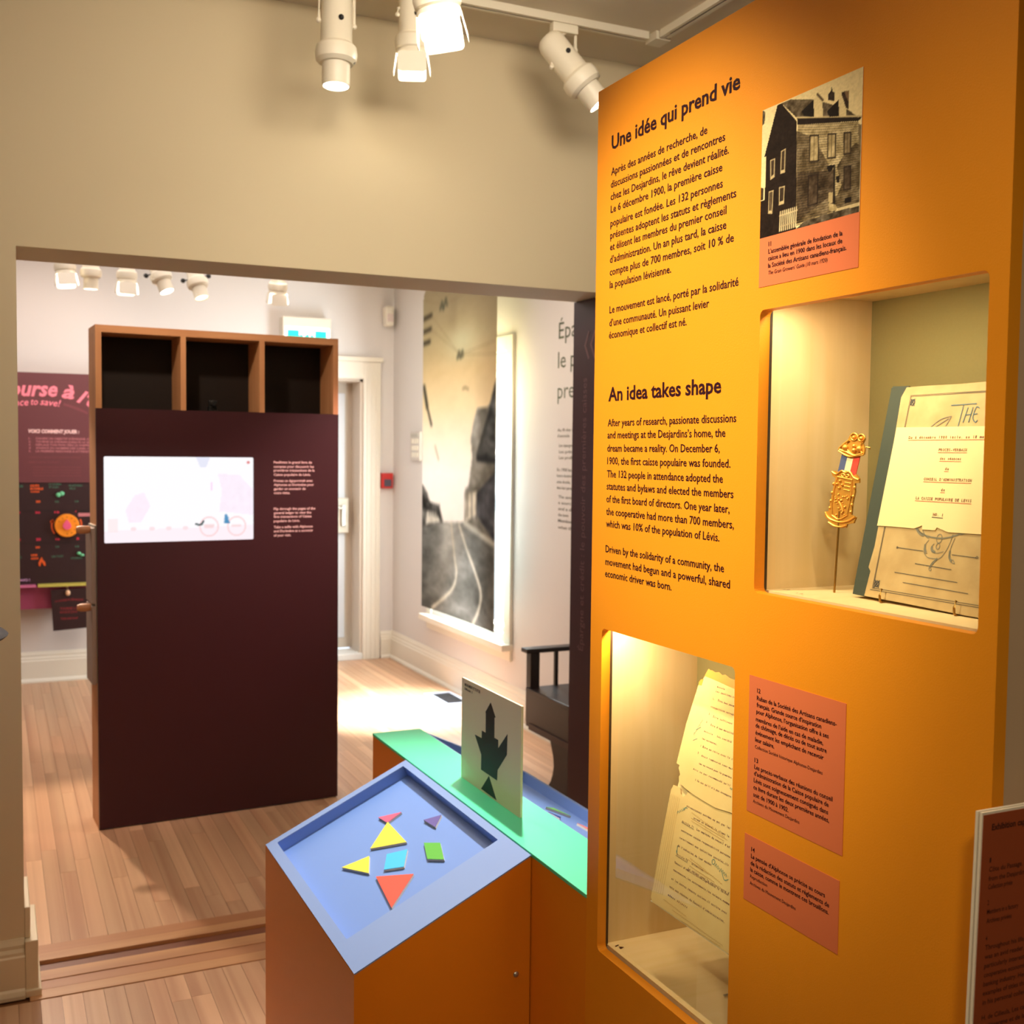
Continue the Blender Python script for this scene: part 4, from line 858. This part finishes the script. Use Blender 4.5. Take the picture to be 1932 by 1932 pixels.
mb.build('dash_marks', mat('dim_rose_ink', rgb(170, 84, 96), .6), gm, kind='stuff')
text('rules_heading', Fg1, [('VOICI COMMENT JOUER :', .210, 1.699, .317, .032)], M_pinkw, gm, bold=.05, shear=.15)
M_rose = mat('rose_print_ink', rgb(196, 122, 130), .6)
ins = ["CHOISIS UN OBJECTIF D’ÉPARGNE, AVEC DE L’ARGENT", "TOURNE LE CADRAN JUSQU’À LA QUANTITÉ VOULUE", "DÉPLACE TON PION VERS LE CHIFFRE SUIVANT DU JEU", "AVANCE DU NOMBRE DES CASES, COMBIEN ENCORE", "LA PREMIÈRE PERSONNE À ATTEINDRE LE BUT GAGNE"]
text('rules_lettering', Fg1, [(t, .255, 1.655-.0212*k, .50, .0185) for k, t in enumerate(ins)] + [('%d.' % (k+1), .212, 1.655-.0212*k, .014, .0185) for k in range(5)], M_rose, gm, bold=.02)
M_dimr = mat('faint_rose_ink', rgb(132, 66, 72), .6)
text('rules_lettering', Fg1, [('CONSULTE LE TABLEAU POUR CONNAÎTRE LES RÈGLES', .213, 1.531, .32, .014), ("HERE’S HOW TO PLAY :", .209, 1.496, .196, .019)] + [(t, .235, 1.465-.019*k, .30, .013) for k, t in enumerate(("CHOOSE A SAVINGS GOAL, WITH A LITTLE HELP", "TURN THE DIAL TO REACH THE AMOUNT SHOWN", "MOVE YOUR COUNTER TO THE NEXT NUMBER", "THE FIRST TO REACH THE GOAL WINS"))], M_dimr, gm)
# play area: bands, columns of print, numbers
mb = MB(); strokes(mb, Fg2, [[(gx0, 1.175), (gx1, 1.175)], [(gx0, .958), (gx1, .958)]], .004, .0008); mb.build('band_lines', M_blk, gm)
text_each('play_lettering', Fg2, [('UN VOYAGE', .070, 1.335, .105, .020), ('LE CINÉMA', .333, 1.350, .080, .018), ('ET LE JEU', .335, 1.330, .060, .016), ('UN NOUVEAU', .456, 1.340, .088, .018), ('VÉLO', .460, 1.320, .040, .016), ('10', .372, 1.232, .022, .018), ('15', .496, 1.232, .024, .018), ('5', .135, 1.232, .014, .018), ('UN TOIT', .345, .86, .075, .018), ('UN JARDIN', .468, .846, .070, .018), ('MUSIQUE', .080, .86, .080, .018), ('10', .372, .925, .022, .018), ('15', .496, .925, .024, .018)], M_teal, gm, bold=.03)
text_each('play_lettering', Fg2, [('UNE FÊTE', .218, 1.338, .055, .020), ('EN FAMILLE', .218, 1.318, .080, .020), ('SURPRISE', .220, 1.300, .055, .014), ('20', .252, 1.232, .028, .020), ('UNE', .218, .872, .040, .020), ('MAISON', .218, .850, .046, .018), ('20', .246, .925, .028, .018)], M_orangei, gm, bold=.05)
text_each('play_number', Fg2, [('30', .126, 1.160, .030, .020), ('25', .246, 1.160, .032, .020), ('15', .366, 1.160, .032, .020), ('5', .497, 1.165, .008, .018), ('30', .126, .977, .030, .020), ('25', .250, .977, .030, .022), ('15', .372, .977, .026, .016), ('5', .504, .977, .018, .020)], mat('hot_pink_ink', rgb(214, 44, 76), .5), gm, bold=.05)
MB().box((.516, yg+.004, 1.135), (.60, yg+.007, 1.158)).build('pink_tag', M_rose, gm)
text('foot_lettering', Fg2, [('BRAVO !', .120, .705, .090, .022)], mat('lilac_ink', rgb(196, 150, 190), .6), gm, bold=.05)
# dial, arc arrows, icons
Fd3 = frame((.443, yg-.02, 1.076), (1, 0, 0), (0, 0, 1))
dl = MB().lathe([(0, -.028), (.078, -.028), (.078, 0), (.074, .004), (0, .004)], Fd3, 40).build('dial', M_dial, gm, smooth=True)
mb = MB()
for k in range(9):
    a = math.radians(150-30*k*1.0); strokes(mb, Fd3, [[(.052*math.cos(a), .052*math.sin(a)), (.062*math.cos(a), .062*math.sin(a))]], .004, .0048)
mb.build('dial_ticks', mat('brown_tick_ink', rgb(150, 84, 30), .6), dl)
plate('dial_pointer', [[(.026*math.cos(math.radians(t)), .026*math.sin(math.radians(t))) for t in range(150, 391, 20)] + [(0, .042)]], Fd3 @ Matrix.Translation((0, 0, .022)), .018, M_dialp, dl)
mb = MB()
strokes(mb, Fg2, [ell(.443, 1.076, .094, .094, 14, 155, 215), ell(.443, 1.076, .094, .094, 14, -25, 25)], .010, .001); strokes(mb, Fg2, [[(.340, 1.100), (.362, 1.104)], [(.524, 1.040), (.546, 1.036)]], .018, .001)
mb.build('arc_arrows', M_orangei, gm)
MB().ball((.392, yg, 1.283), (.016, .008, .016)).ball((.414, yg, 1.292), (.016, .008, .016)).build('teal_icon', M_tealb, gm, smooth=True)
MB().ball((.518, yg, .884), (.014, .008, .011)).ball((.538, yg, .872), (.014, .008, .010)).build('teal_icon', M_tealb, gm, smooth=True)
plate('flame_icon', [[(.266, .805), (.264, .825), (.272, .846), (.284, .866), (.292, .846), (.306, .828), (.308, .806), (.298, .806), (.290, .822), (.284, .832), (.278, .820), (.276, .804)]], Fg2 @ Matrix.Translation((0, 0, .006)), .006, M_orangei, gm)
# hanging sign below the ledge
hs = thing('hanging_sign', 'dark square sign hanging by a knob under the game ledge', 'sign', (.46, 8.06, .36))
plate('sign_board', [[(.349, .366), (.575, .378), (.580, .652), (.335, .643)]], frame((0, 8.06, 0), (1, 0, 0), (0, 0, 1)), .012, M_maroon2, hs)
MB().ball((.442, 8.052, .622), (.016, .012, .020)).tube([(.442, 8.05, .62), (.442, 8.10, .66)], .006).build('knob', mat('ivory_knob', rgb(230, 186, 150), .4), hs, smooth=True)
text_each('sign_lettering', frame((0, 8.06, 0), (1, 0, 0), (0, 0, 1)), [('LA COURSE À', .362, .560, .09, .020, .09), ('L’ÉPARGNE', .455, .568, .085, .020, -.05), ('TOURNE LA', .392, .508, .11, .022), ('ROUE ET JOUE', .392, .484, .11, .020), ('TURN AND PLAY', .395, .440, .11, .020)], mat('dim_red_ink', rgb(140, 36, 44), .6), hs, bold=.03)

# banner hanging in front of the window
Bn = Print(110, 400, (0, 0, 0))
stops = [(0, (150, 150, 136)), (.25, (255, 252, 244)), (.42, (255, 255, 250)), (.50, (255, 246, 224)), (.62, (240, 218, 172)), (.72, (214, 190, 140)), (.82, (184, 170, 128)), (.92, (160, 148, 114)), (1.0, (150, 138, 108))]
for ch in range(3): Bn.c[..., ch] = np.interp(Bn.Y, [s_[0] for s_ in stops], [s_[1][ch] for s_ in stops])
gl = np.exp(-(((Bn.X-.56)/.22)**2+((Bn.Y-.80)/.045)**2))[..., None]; Bn.c = Bn.c*(1-.55*gl)+np.array([206, 214, 178])*.55*gl
Bn.c *= (1-.10*np.clip((Bn.X-.72)/.28, 0, 1)*(Bn.Y > .5))[..., None]
Bn.fill([(0.992, 0.666), (0.925, 0.618), (0.889, 0.607), (0.766, 0.608), (0.728, 0.58), (0.681, 0.524), (0.703, 0.472), (0.656, 0.389), (0.606, 0.38), (0.6, 0.287), (0.987, 0.234), (1.01, 0.342)], (128, 126, 116), noise=90, sc=26, seed=3)
Bn.fill([(0.992, 0.68), (0.916, 0.61), (0.9, 0.565), (0.771, 0.468), (1.0, 0.463)], (58, 60, 58), noise=80, sc=30, seed=4)
Bn.fill([(1.0, 0.436), (0.766, 0.37), (0.768, 0.31), (1.0, 0.242)], (62, 64, 68), noise=60, sc=30, seed=5); Bn.fill([(0.617, 0.367), (0.766, 0.378), (0.768, 0.31), (0.62, 0.288)], (206, 200, 180), noise=60, sc=50)
for k in range(5): Bn.line([(.64+k*.06, .37), (.64+k*.06, .30)], .012, (60, 60, 62), .7, asp=1.777)
Bn.line([(.77, .468), (1, .463)], .03, (40, 42, 42), asp=1.777); Bn.line([(.77, .478), (.93, .60)], .03, (44, 46, 44), .8, asp=1.777)
Bn.fill([(0, 0.382), (0.075, 0.36), (0.112, 0.332), (0.252, 0.322), (0.299, 0.281), (0.31, 0.275), (0, 0.247)], (84, 84, 80), noise=110, sc=40, seed=6); Bn.fill([(0.077, 0.303), (0.218, 0.302), (0.265, 0.276), (0.054, 0.259)], (226, 224, 210), .8, noise=60, sc=50)
for k in range(5): Bn.line([(.11+.035*k, .325), (.11+.035*k, .292)], .014, (50, 50, 50), .8, asp=1.777)
rd = [(0, 0.247), (0.31, 0.275), (0.442, 0.279), (0.589, 0.284), (1.0, 0.242), (1.0, 0), (0, 0)]
Bn.fill(rd, (118, 120, 114), noise=44, sc=9, seed=7)
rm = Bn.mask(rd)[..., None]; sh_ = np.clip(np.abs(Bn.X-.5-.12*(.25-Bn.Y))*2.2-.35, 0, 1)[..., None]; Bn.c = np.where(rm, Bn.c*(1-.55*sh_)+np.array([40, 42, 42])*.55*sh_*rm, Bn.c)
cg = np.exp(-((Bn.X-.42)/.14)**2)*np.clip((Bn.Y-.08)/.2, 0, 1); Bn.c = np.where(rm, Bn.c+(cg*60)[..., None], Bn.c)
Bn.line([(0.6, 0.283), (0.978, 0.238)], .03, (200, 200, 186), .8, asp=1.777)
Bn.line(curve([(0.421, 0.276), (0.450, 0.215), (0.475, 0.165), (0.494, 0.130), (0.426, 0.077), (0.155, 0.005)]), .018, (206, 202, 184), asp=1.777)
Bn.line(curve([(0.528, 0.275), (0.633, 0.209), (0.746, 0.149), (0.825, 0.093), (0.790, 0.04), (0.719, 0.0)]), .018, (206, 202, 184), asp=1.777)
Bn.line([(0.02, 0.684), (0.066, 0.626)], .035, (48, 48, 40), asp=1.777); Bn.line([(0.066, 0.626), (0.132, 0.568)], .022, (54, 52, 44), asp=1.777)
Bn.line([(0.188, 0.503), (0.24, 0.461)], .012, (150, 140, 110), .8, asp=1.777)
for a in ([(0, .896), (0.13, 0.902)], [(0, 0.856), (0.12, 0.861)], [(0, 0.82), (0.103, 0.823)]): Bn.line(a, .026, (78, 72, 54), asp=1.777)
for a in ([(0.256, 0.912), (0.283, 0.930), (0.301, 0.911), (0.338, 0.936), (0.355, 0.919)], [(0.501, 0.757), (0.521, 0.772), (0.542, 0.758), (0.567, 0.772), (0.573, 0.761)]): Bn.line(a, .022, (86, 88, 70), asp=1.777)
Bn.line([(0.572, 0.666), (0.607, 0.669), (0.648, 0.663)], .012, (150, 130, 96), asp=1.777)
for a in ([(0.021, 0.952), (0.311, 0.922), (0.627, 0.936)], [(0.13, 0.9), (0.532, 0.765), (0.992, 0.785)], [(0.12, 0.859), (0.542, 0.765), (1.003, 0.747)], [(.33, .93), (.55, 1)]): Bn.line(a, .006, (140, 124, 92), .5, asp=1.777)
for _ in range(1):
    pd = np.pad(Bn.c, ((2, 2), (1, 1), (0, 0)), 'edge'); Bn.c = sum(pd[i:i+Bn.ny, j:j+Bn.nx] for i in range(5) for j in range(3))/15
Bn.c += (Bn.noise(30, 21)*np.where(Bn.Y < .27, 34, 6))[..., None]
bnr = thing('street_banner', 'tall hanging fabric print of an old street hung before the window', 'banner', (2.60, 6.4, .565))
BW, BH = 1.201, 2.135
FB_ = frame((2.60, 7.016, .565), (0, -1, 0), (0, 0, 1))
keep = lambda X_, Y_: ~((X_ < .11) & (Y_ > .955) & (((X_-.11)/.11)**2+((Y_-.955)/.035)**2 > 1))
Bn.build('printed_fabric', FB_, BW, BH, vmat('banner_fabric', .8, spec=.1, transl=.015), bnr, keep=keep, bend=lambda X_, Y_: -.012*np.sin(X_*3.1)*(1-Y_)+.02*np.clip(Y_-.9, 0, 1))
MB().tube([(2.60, 5.80, 2.70), (2.60, 7.03, 2.70)], .012).build('top_rod', M_lamp, bnr)
for yy in (5.9, 6.9): MB().tube([(2.60, yy, 2.70), (2.60, yy, CZ)], .0015, 6).build('hanging_wire', M_metal, bnr)

# wall title, vinyl letters on the window-side wall
Ft_ = frame((XR, YB, 0), (0, -1, 0), (0, 0, 1)); ut = lambda y: YB-y
wt = text('wall_lettering', Ft_, [('Épargner :', ut(5.435), 2.222, .62, .128), ('le pouvoir des', ut(5.44), 2.064, .86, .128), ('premières caisses', ut(5.44), 1.898, 1.04, .128)], mat('dark_green_vinyl', rgb(74, 84, 62), .6), None, lift=.001)
tag(wt, 'large dark green title lettering on the window-side wall behind the jamb', 'lettering')
rows = [(1.727, 'Au fil des ans, la caisse devient un lieu', .62, 0), (1.695, 'd’entraide', .14, 0), (1.643, 'Les épargnes sont mises en commun', .5, .02), (1.609, 'Les prêts aident les familles', .5, .02), (1.577, 'Les profits restent au village', .5, .02), (1.511, 'En 1900 les membres versent peu à peu', .6, 0), (1.479, 'leurs économies pour financer une terre,', .6, 0), (1.445, 'une école, un atelier ou un commerce', .6, 0), (1.413, 'dans leur paroisse', .21, 0), (1.363, 'The savings of many become', .5, .02), (1.331, 'a source of credit for all', .5, .02), (1.298, 'and a shared strength in', .5, .02), (1.265, 'the town', .12, .02), (1.233, 'Members decide together', .5, .02), (1.197, 'what their money does', .5, .02)]
wt2 = text('wall_paragraphs', Ft_, [(t, ut(5.435)+o, z-.008, w, .024) for z, t, w, o in rows], mat('grey_vinyl', rgb(92, 86, 72), .6), None, lift=.001, bold=.01)
tag(wt2, 'small dark paragraphs of wall text below the large title', 'lettering')

# bench
bn = thing('bench', 'black wooden bench with slatted armrest behind the doorway jamb', 'bench', (2.45, 4.5, 0))
B0, B1 = 3.80, 4.86
MB().box((2.33, 4.815, .628), (2.66, 4.885, .650)).build('armrest', M_bench, bn, bevel=.004)
MB().box((2.355, 4.825, .262), (2.405, 4.875, .628)).build('front_post', M_bench, bn, bevel=.003)
MB().box((2.600, 4.825, .262), (2.65, 4.875, .628)).build('rear_post', M_bench, bn, bevel=.003)
MB().box((2.497, 4.842, .452), (2.515, 4.858, .628)).build('arm_slat', M_bench, bn)
MB().box((2.345, B0, .438), (2.66, B1, .456)).build('seat', M_bench, bn, bevel=.003)
MB().box((2.352, B0, .285), (2.372, 4.87, .438)).build('apron', M_bench, bn)
MB().box((2.346, B0, .255), (2.376, 4.825, .285)).build('bottom_rail', mat('dark_reddish_wood', rgb(48, 26, 26), .4), bn)
MB().box((2.372, B0+.02, .27), (2.65, 4.86, .285)).box((2.63, B0, .285), (2.65, B1, .438)).build('under_box', M_bench, bn)
arc = [(4.603, .257), (4.585, .22), (4.568, .18), (4.562, .14), (4.572, .10), (4.592, .06), (4.63, .02), (4.645, 0), (4.25, 0), (4.25, .257)]
MB().prism([(2.352, a, b) for a, b in arc], (.28, 0, 0)).build('curved_leg', M_bench, bn)
arc2 = [(3.85, .257), (3.80, 0), (4.0, 0), (4.02, .1), (4.0, .257)]
MB().prism([(2.352, a, b) for a, b in arc2], (.28, 0, 0)).build('curved_leg', M_bench, bn)

# floor register
vt = thing('floor_vent', 'dark floor vent grille with pale metal border beside the skirting', 'vent', (2.66, 6.66, 0))
Fv = frame((2.560, 6.475, .004), (1, 0, 0), (0, 1, 0))
plate('vent_border', [[(0, 0), (.19, 0), (.19, .38), (0, .38)], [(.042, .045), (.042, .345), (.165, .345), (.165, .045)]], Fv, .006, mat('pale_vent_metal', rgb(186, 196, 210), .4, metal=.3), vt)
for k in range(11):
    MB().box((2.602, 6.525+k*.027, -.004), (2.725, 6.537+k*.027, .003)).build('vent_slat', mat('dark_vent_metal', rgb(52, 56, 60), .5, metal=.4), vt)
MB().box((2.60, 6.518, -.0055), (2.727, 6.822, -.0045+.0055)).build('vent_pan', M_black, vt)

# safety fittings
fa = thing('fire_alarm_call_point', 'small red fire alarm call point on the far wall beside the door', 'fire alarm', (2.738, YB, 1.375))
MB().box((2.692, YB-.045, 1.317), (2.784, YB, 1.434)).build('housing', mat('red_alarm_plastic', rgb(190, 36, 30), .4), fa, bevel=.004)
MB().box((2.712, YB-.050, 1.332), (2.770, YB-.044, 1.386)).build('push_plate', mat('slate_plate', rgb(70, 66, 84), .4), fa, bevel=.002)
es = thing('exit_sign', 'lit green exit sign in a pale housing above the kiosk on the far wall', 'exit sign', (2.09, 8.12, 2.3))
MB().box((1.915, 8.09, 2.30), (2.275, YB, 2.575)).build('housing', M_trim, es, bevel=.006)
Fx = frame((1.928, 8.088, 2.325), (1, 0, 0), (0, 0, 1))
plate('lit_face', [rrect(0, 0, .335, .178, .01)], Fx, .004, mat('lit_sign_white', rgb(255, 255, 255), .4, emit=((.92, 1, .97, 1), 1.3)), es)
M_sg = mat('lit_sign_teal', rgb(20, 190, 170), .4, emit=((.02, .62, .52, 1), 1.0))
for a, b in ((.02, .105), (.225, .310)): plate('teal_field', [[(a, .02), (b, .02), (b, .152), (a, .152)]], Fx @ Matrix.Translation((0, 0, .0006)), .0005, M_sg, es)
plate('teal_field', [[(.105, .02), (.225, .02), (.225, .10), (.20, .125), (.185, .105), (.17, .128), (.14, .105), (.125, .125), (.105, .11)]], Fx @ Matrix.Translation((0, 0, .0006)), .0005, M_sg, es)
text('running_figure', Fx, [('>', .235, .055, .05, .07)], mat('lit_sign_white', None), es, bold=.05, lift=.0014)
md = thing('motion_detector', 'small white motion detector high in the corner above the fire alarm', 'detector', (2.74, 8.10, 2.6))
MB().box((2.70, 8.09, 2.55), (2.765, 8.19, 2.70)).build('housing', M_trim, md, bevel=.014)
MB().box((2.708, 8.082, 2.58), (2.757, 8.092, 2.64)).build('lens_window', mat('milky_lens', rgb(222, 206, 200), .3), md, bevel=.003)
tp = thing('wall_keypad', 'pale grey keypad plate on the window-side wall beside the banner', 'keypad', (XR, 7.65, 1.64))
MB().box((XR-.022, 7.56, 1.535), (XR, 7.76, 1.745)).build('plate', mat('pale_grey_plastic', rgb(206, 200, 194), .5), tp, bevel=.004)
for i in range(3):
    for j in range(3): MB().box((XR-.026, 7.59+i*.05, 1.56+j*.05), (XR-.021, 7.625+i*.05, 1.595+j*.05)).build('key', M_trim, tp)
MB().box((XR-.026, 7.585, 1.705), (XR-.021, 7.735, 1.73)).build('display', M_metal, tp)

# black rounded armature at the far left edge
hx = thing('stool', 'black round-topped pedestal stool beside the cream doorway wall', 'stool', (-.152, 2.47, 0))
MB().ball((-.152, 2.47, 1.222), (.175, .175, .024), 32, 10).build('padded_top', M_blk, hx, smooth=True)
MB().lathe([(0, 0), (.17, 0), (.17, .012), (.03, .03), (.024, .05), (.024, 1.20), (0, 1.205)], Matrix.Translation((-.152, 2.47, 0)), 24).build('pedestal', M_blk, hx, smooth=True)

# ================================================================== TRACKS AND LAMPS
def track(name, p0, p1, label, w=.034, h=.024):
    p0 = Vector(p0); p1 = Vector(p1); d = (p1-p0).normalized(); n = Vector((-d.y, d.x, 0)); L_ = (p1-p0).length
    t = thing(name, label, 'lighting track', tuple((p0+p1)/2))
    F_ = Matrix(((d.x, n.x, 0, p0.x), (d.y, n.y, 0, p0.y), (0, 0, 1, CZ-h), (0, 0, 0, 1)))
    MB().box((0, -w/2, 0), (L_, -w*.14, h), F_).box((0, w*.14, 0), (L_, w/2, h), F_).box((0, -w*.14, h*.5), (L_, w*.14, h), F_).build('rail', M_lamp, t)
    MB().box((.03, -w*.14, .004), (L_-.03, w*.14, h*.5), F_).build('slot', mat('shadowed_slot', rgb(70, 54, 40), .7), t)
    return t
track('ceiling_track', (-.9, 3.205, 0), (1.96, 3.205, 0), 'white ceiling track parallel to the doorway wall, carrying the spotlights')
track('ceiling_track', (2.0, 3.16, 0), (2.0, .2, 0), 'white ceiling track running from the corner joint towards the viewer')
MB().box((1.975, 3.17, CZ-.026), (2.03, 3.235, CZ)).build('track_joint', M_lamp)
tag(bpy.data.objects['track_joint'], 'white corner joint between the two visible ceiling tracks', 'track joint')
track('ceiling_track', (-.9, 2.62, 0), (1.7, 2.62, 0), 'white ceiling track nearer the viewer, above the second barn-door lamp')
track('ceiling_track', (-.8, 6.3, 0), (2.3, 6.3, 0), 'white ceiling track across the back room')
def lamp(mount, pivot_z, d, label, group, doors=False, s=1.0, blackknobs=False, snoot=True, door_rot=0, on=True, lens=None, spreadd=.5, name='track_spotlight'):
    """mount: point on the track; the head hangs at pivot_z and points along d"""
    mx, my = mount; t = thing(name, label, 'spotlight', (mx, my, CZ-.024), group)
    MB().box((mx-.045*s, my-.014, CZ-.052), (mx+.045*s, my+.014, CZ-.024)).build('track_adapter', M_lamp, t, bevel=.003)
    d = Vector(d).normalized(); P_ = Vector((mx, my, pivot_z))
    ref = Vector((0, 1, 0)) if abs(d.y) < .9 else Vector((1, 0, 0))
    Xa = ref.cross(d).normalized(); Ya = d.cross(Xa)
    Hm = Matrix(((Xa.x, Ya.x, d.x, P_.x), (Xa.y, Ya.y, d.y, P_.y), (Xa.z, Ya.z, d.z, P_.z), (0, 0, 0, 1))) @ Matrix.Scale(s, 4)
    # yoke arms from the adapter down both sides of the head
    yk = MB(); off = Xa*.052*s
    for sg in (-1, 1): yk.tube([Vector((mx, my, CZ-.05)), Vector((mx, my, CZ-.07))+off*sg, P_+off*sg], .0055*s, 6)
    yk.build('yoke', M_lamp, t)
    b = MB().lathe([(0, -.085), (.030, -.085), (.040, -.075), (.045, -.06), (.046, .058), (.050, .066)], Hm, 32).build('lamp_body', M_lamp, t, smooth=True)
    MB().lathe([(.048, .060), (.058, .070), (.061, .090), (.058, .108), (.048, .118), (.040, .118)], Hm, 32, caps=False).build('collar', M_lamp, t, smooth=True)
    kn = MB()
    for sg in (-1, 1): MB().ball(Hm @ Vector((.053*sg, 0, 0)), .008*s, 10, 6).build('pivot_knob', M_lamp, t)
    kn.ball(Hm @ Vector((.0, -.048, .0)), .008*s, 10, 6)
    kn.build('tilt_knob', M_blk, t)
    zl = .118
    if snoot:
        MB().lathe([(.044, .112), (.0405, .118), (.0405, .182), (.037, .182), (.037, .12)], Hm, 32, caps=False).build('snoot', M_lamp, t, smooth=True); zl = .176
        MB().ball(Hm @ Vector((-.047, -.02, .112)), .005*s, 8, 6).build('thumb_screw', M_metal, t)
    if doors:
        MB().lathe([(.052, .112), (.056, .118), (.056, .130), (.050, .130)], Hm, 32, caps=False).build('door_ring', M_lamp, t, smooth=True)
        for k in range(4):
            R_ = Matrix.Rotation(door_rot+k*math.pi/2, 4, 'Z'); T_ = Hm @ R_ @ Matrix.Translation((.054, 0, .130)) @ Matrix.Rotation(spreadd, 4, 'Y')
            plate('barn_door', [rrect(0, -.050, .072, .050, .012) if k % 2 else rrect(0, -.036, .066, .036, .010)], T_ @ frame((0, 0, 0), (0, 0, 1), (0, 1, 0)), .002, M_flapw, t)
    rl_ = .036 if snoot else .043
    MB().lathe([(0, zl-.004), (rl_, zl-.004), (rl_, zl), (0, zl)], Hm, 32).build('lens', M_lens if on else mat('dim_lamp_lens', rgb(240, 230, 200), .3, emit=((1, .9, .7, 1), 2.5)), t)
    if blackknobs:
        kb = MB()
        for p in ((.075, 0, .06), (-.075, .01, .05), (0, -.06, .0)):
            kb.ball(Hm @ Vector(p), .014*s, 10, 6); kb.tube([Hm @ Vector((p[0]*.6, p[1]*.6, p[2])), Hm @ Vector(p)], .004*s, 6)
        kb.build('shutter_knobs', M_blk, t)
    if doors:
        pl = bpy.data.lights.new('lamp_glow', 'POINT'); pl.energy = 1.4*s; pl.color = (1, .93, .8); pl.shadow_soft_size = .015
        po = bpy.data.objects.new('lamp_glow', pl); po.location = Hm @ Vector((0, 0, zl+.03)); COL.objects.link(po)
    return t
GF = 'track spotlights of the front room'; GB = 'track spotlights of the back room'
lamp((.915, 3.205), 2.835, (-.02, -.04, -1), 'white spotlight hanging straight down with one bare glowing lens', GF)
lamp((1.145, 3.205), 2.893, (.03, .05, -1), 'white spotlight with glowing barn doors, the lower of the pair', GF, doors=True, snoot=False, spreadd=.16, door_rot=.35, s=.85)
lamp((.985, 2.62), 2.80, (.20, .05, -1), 'nearer white spotlight with wide barn doors, cut by the frame top', GF, doors=True, snoot=False, spreadd=.14, door_rot=.45)
lamp((1.655, 3.205), 2.850, (.56, -.26, -.74), 'white spotlight tilted towards the orange panel', GF)
lamp((.34, 6.3), 2.62, (.10, -.05, -1), 'small barn-door spotlight nearest the game board side of the back room', GB, doors=True, snoot=False, s=.9, spreadd=.15)
lamp((.475, 6.3), 2.60, (0, .05, -1), 'small snooted spotlight between two barn-door ones in the back room', GB, s=.9)
lamp((.655, 6.3), 2.60, (0, .05, -1), 'barn-door spotlight between the snooted lamp and the black-knobbed ones', GB, doors=True, snoot=False, s=.9, spreadd=.15)
lamp((.80, 6.3), 2.60, (.35, -.30, -1), 'back room spotlight with black shutter knobs and a bright lens', GB, blackknobs=True, s=.95)
lamp((1.00, 6.3), 2.58, (.22, -.35, -1), 'back room spotlight with black shutter knobs and a dim lens', GB, blackknobs=True, s=.95, on=False)
lamp((1.10, 6.3), 2.68, (.1, .1, -1), 'small back room spotlight peeping below the header', GB, s=.7, snoot=False, on=False)
lamp((1.465, 6.3), 2.60, (.02, .25, -1), 'barn-door spotlight hanging alone above the exit sign', GB, doors=True, snoot=False, s=.9, spreadd=.15)
lamp((1.96, 6.3), 2.66, (.3, .1, -1), 'small back room spotlight nearest the banner', GB, s=.7, snoot=False, on=False)
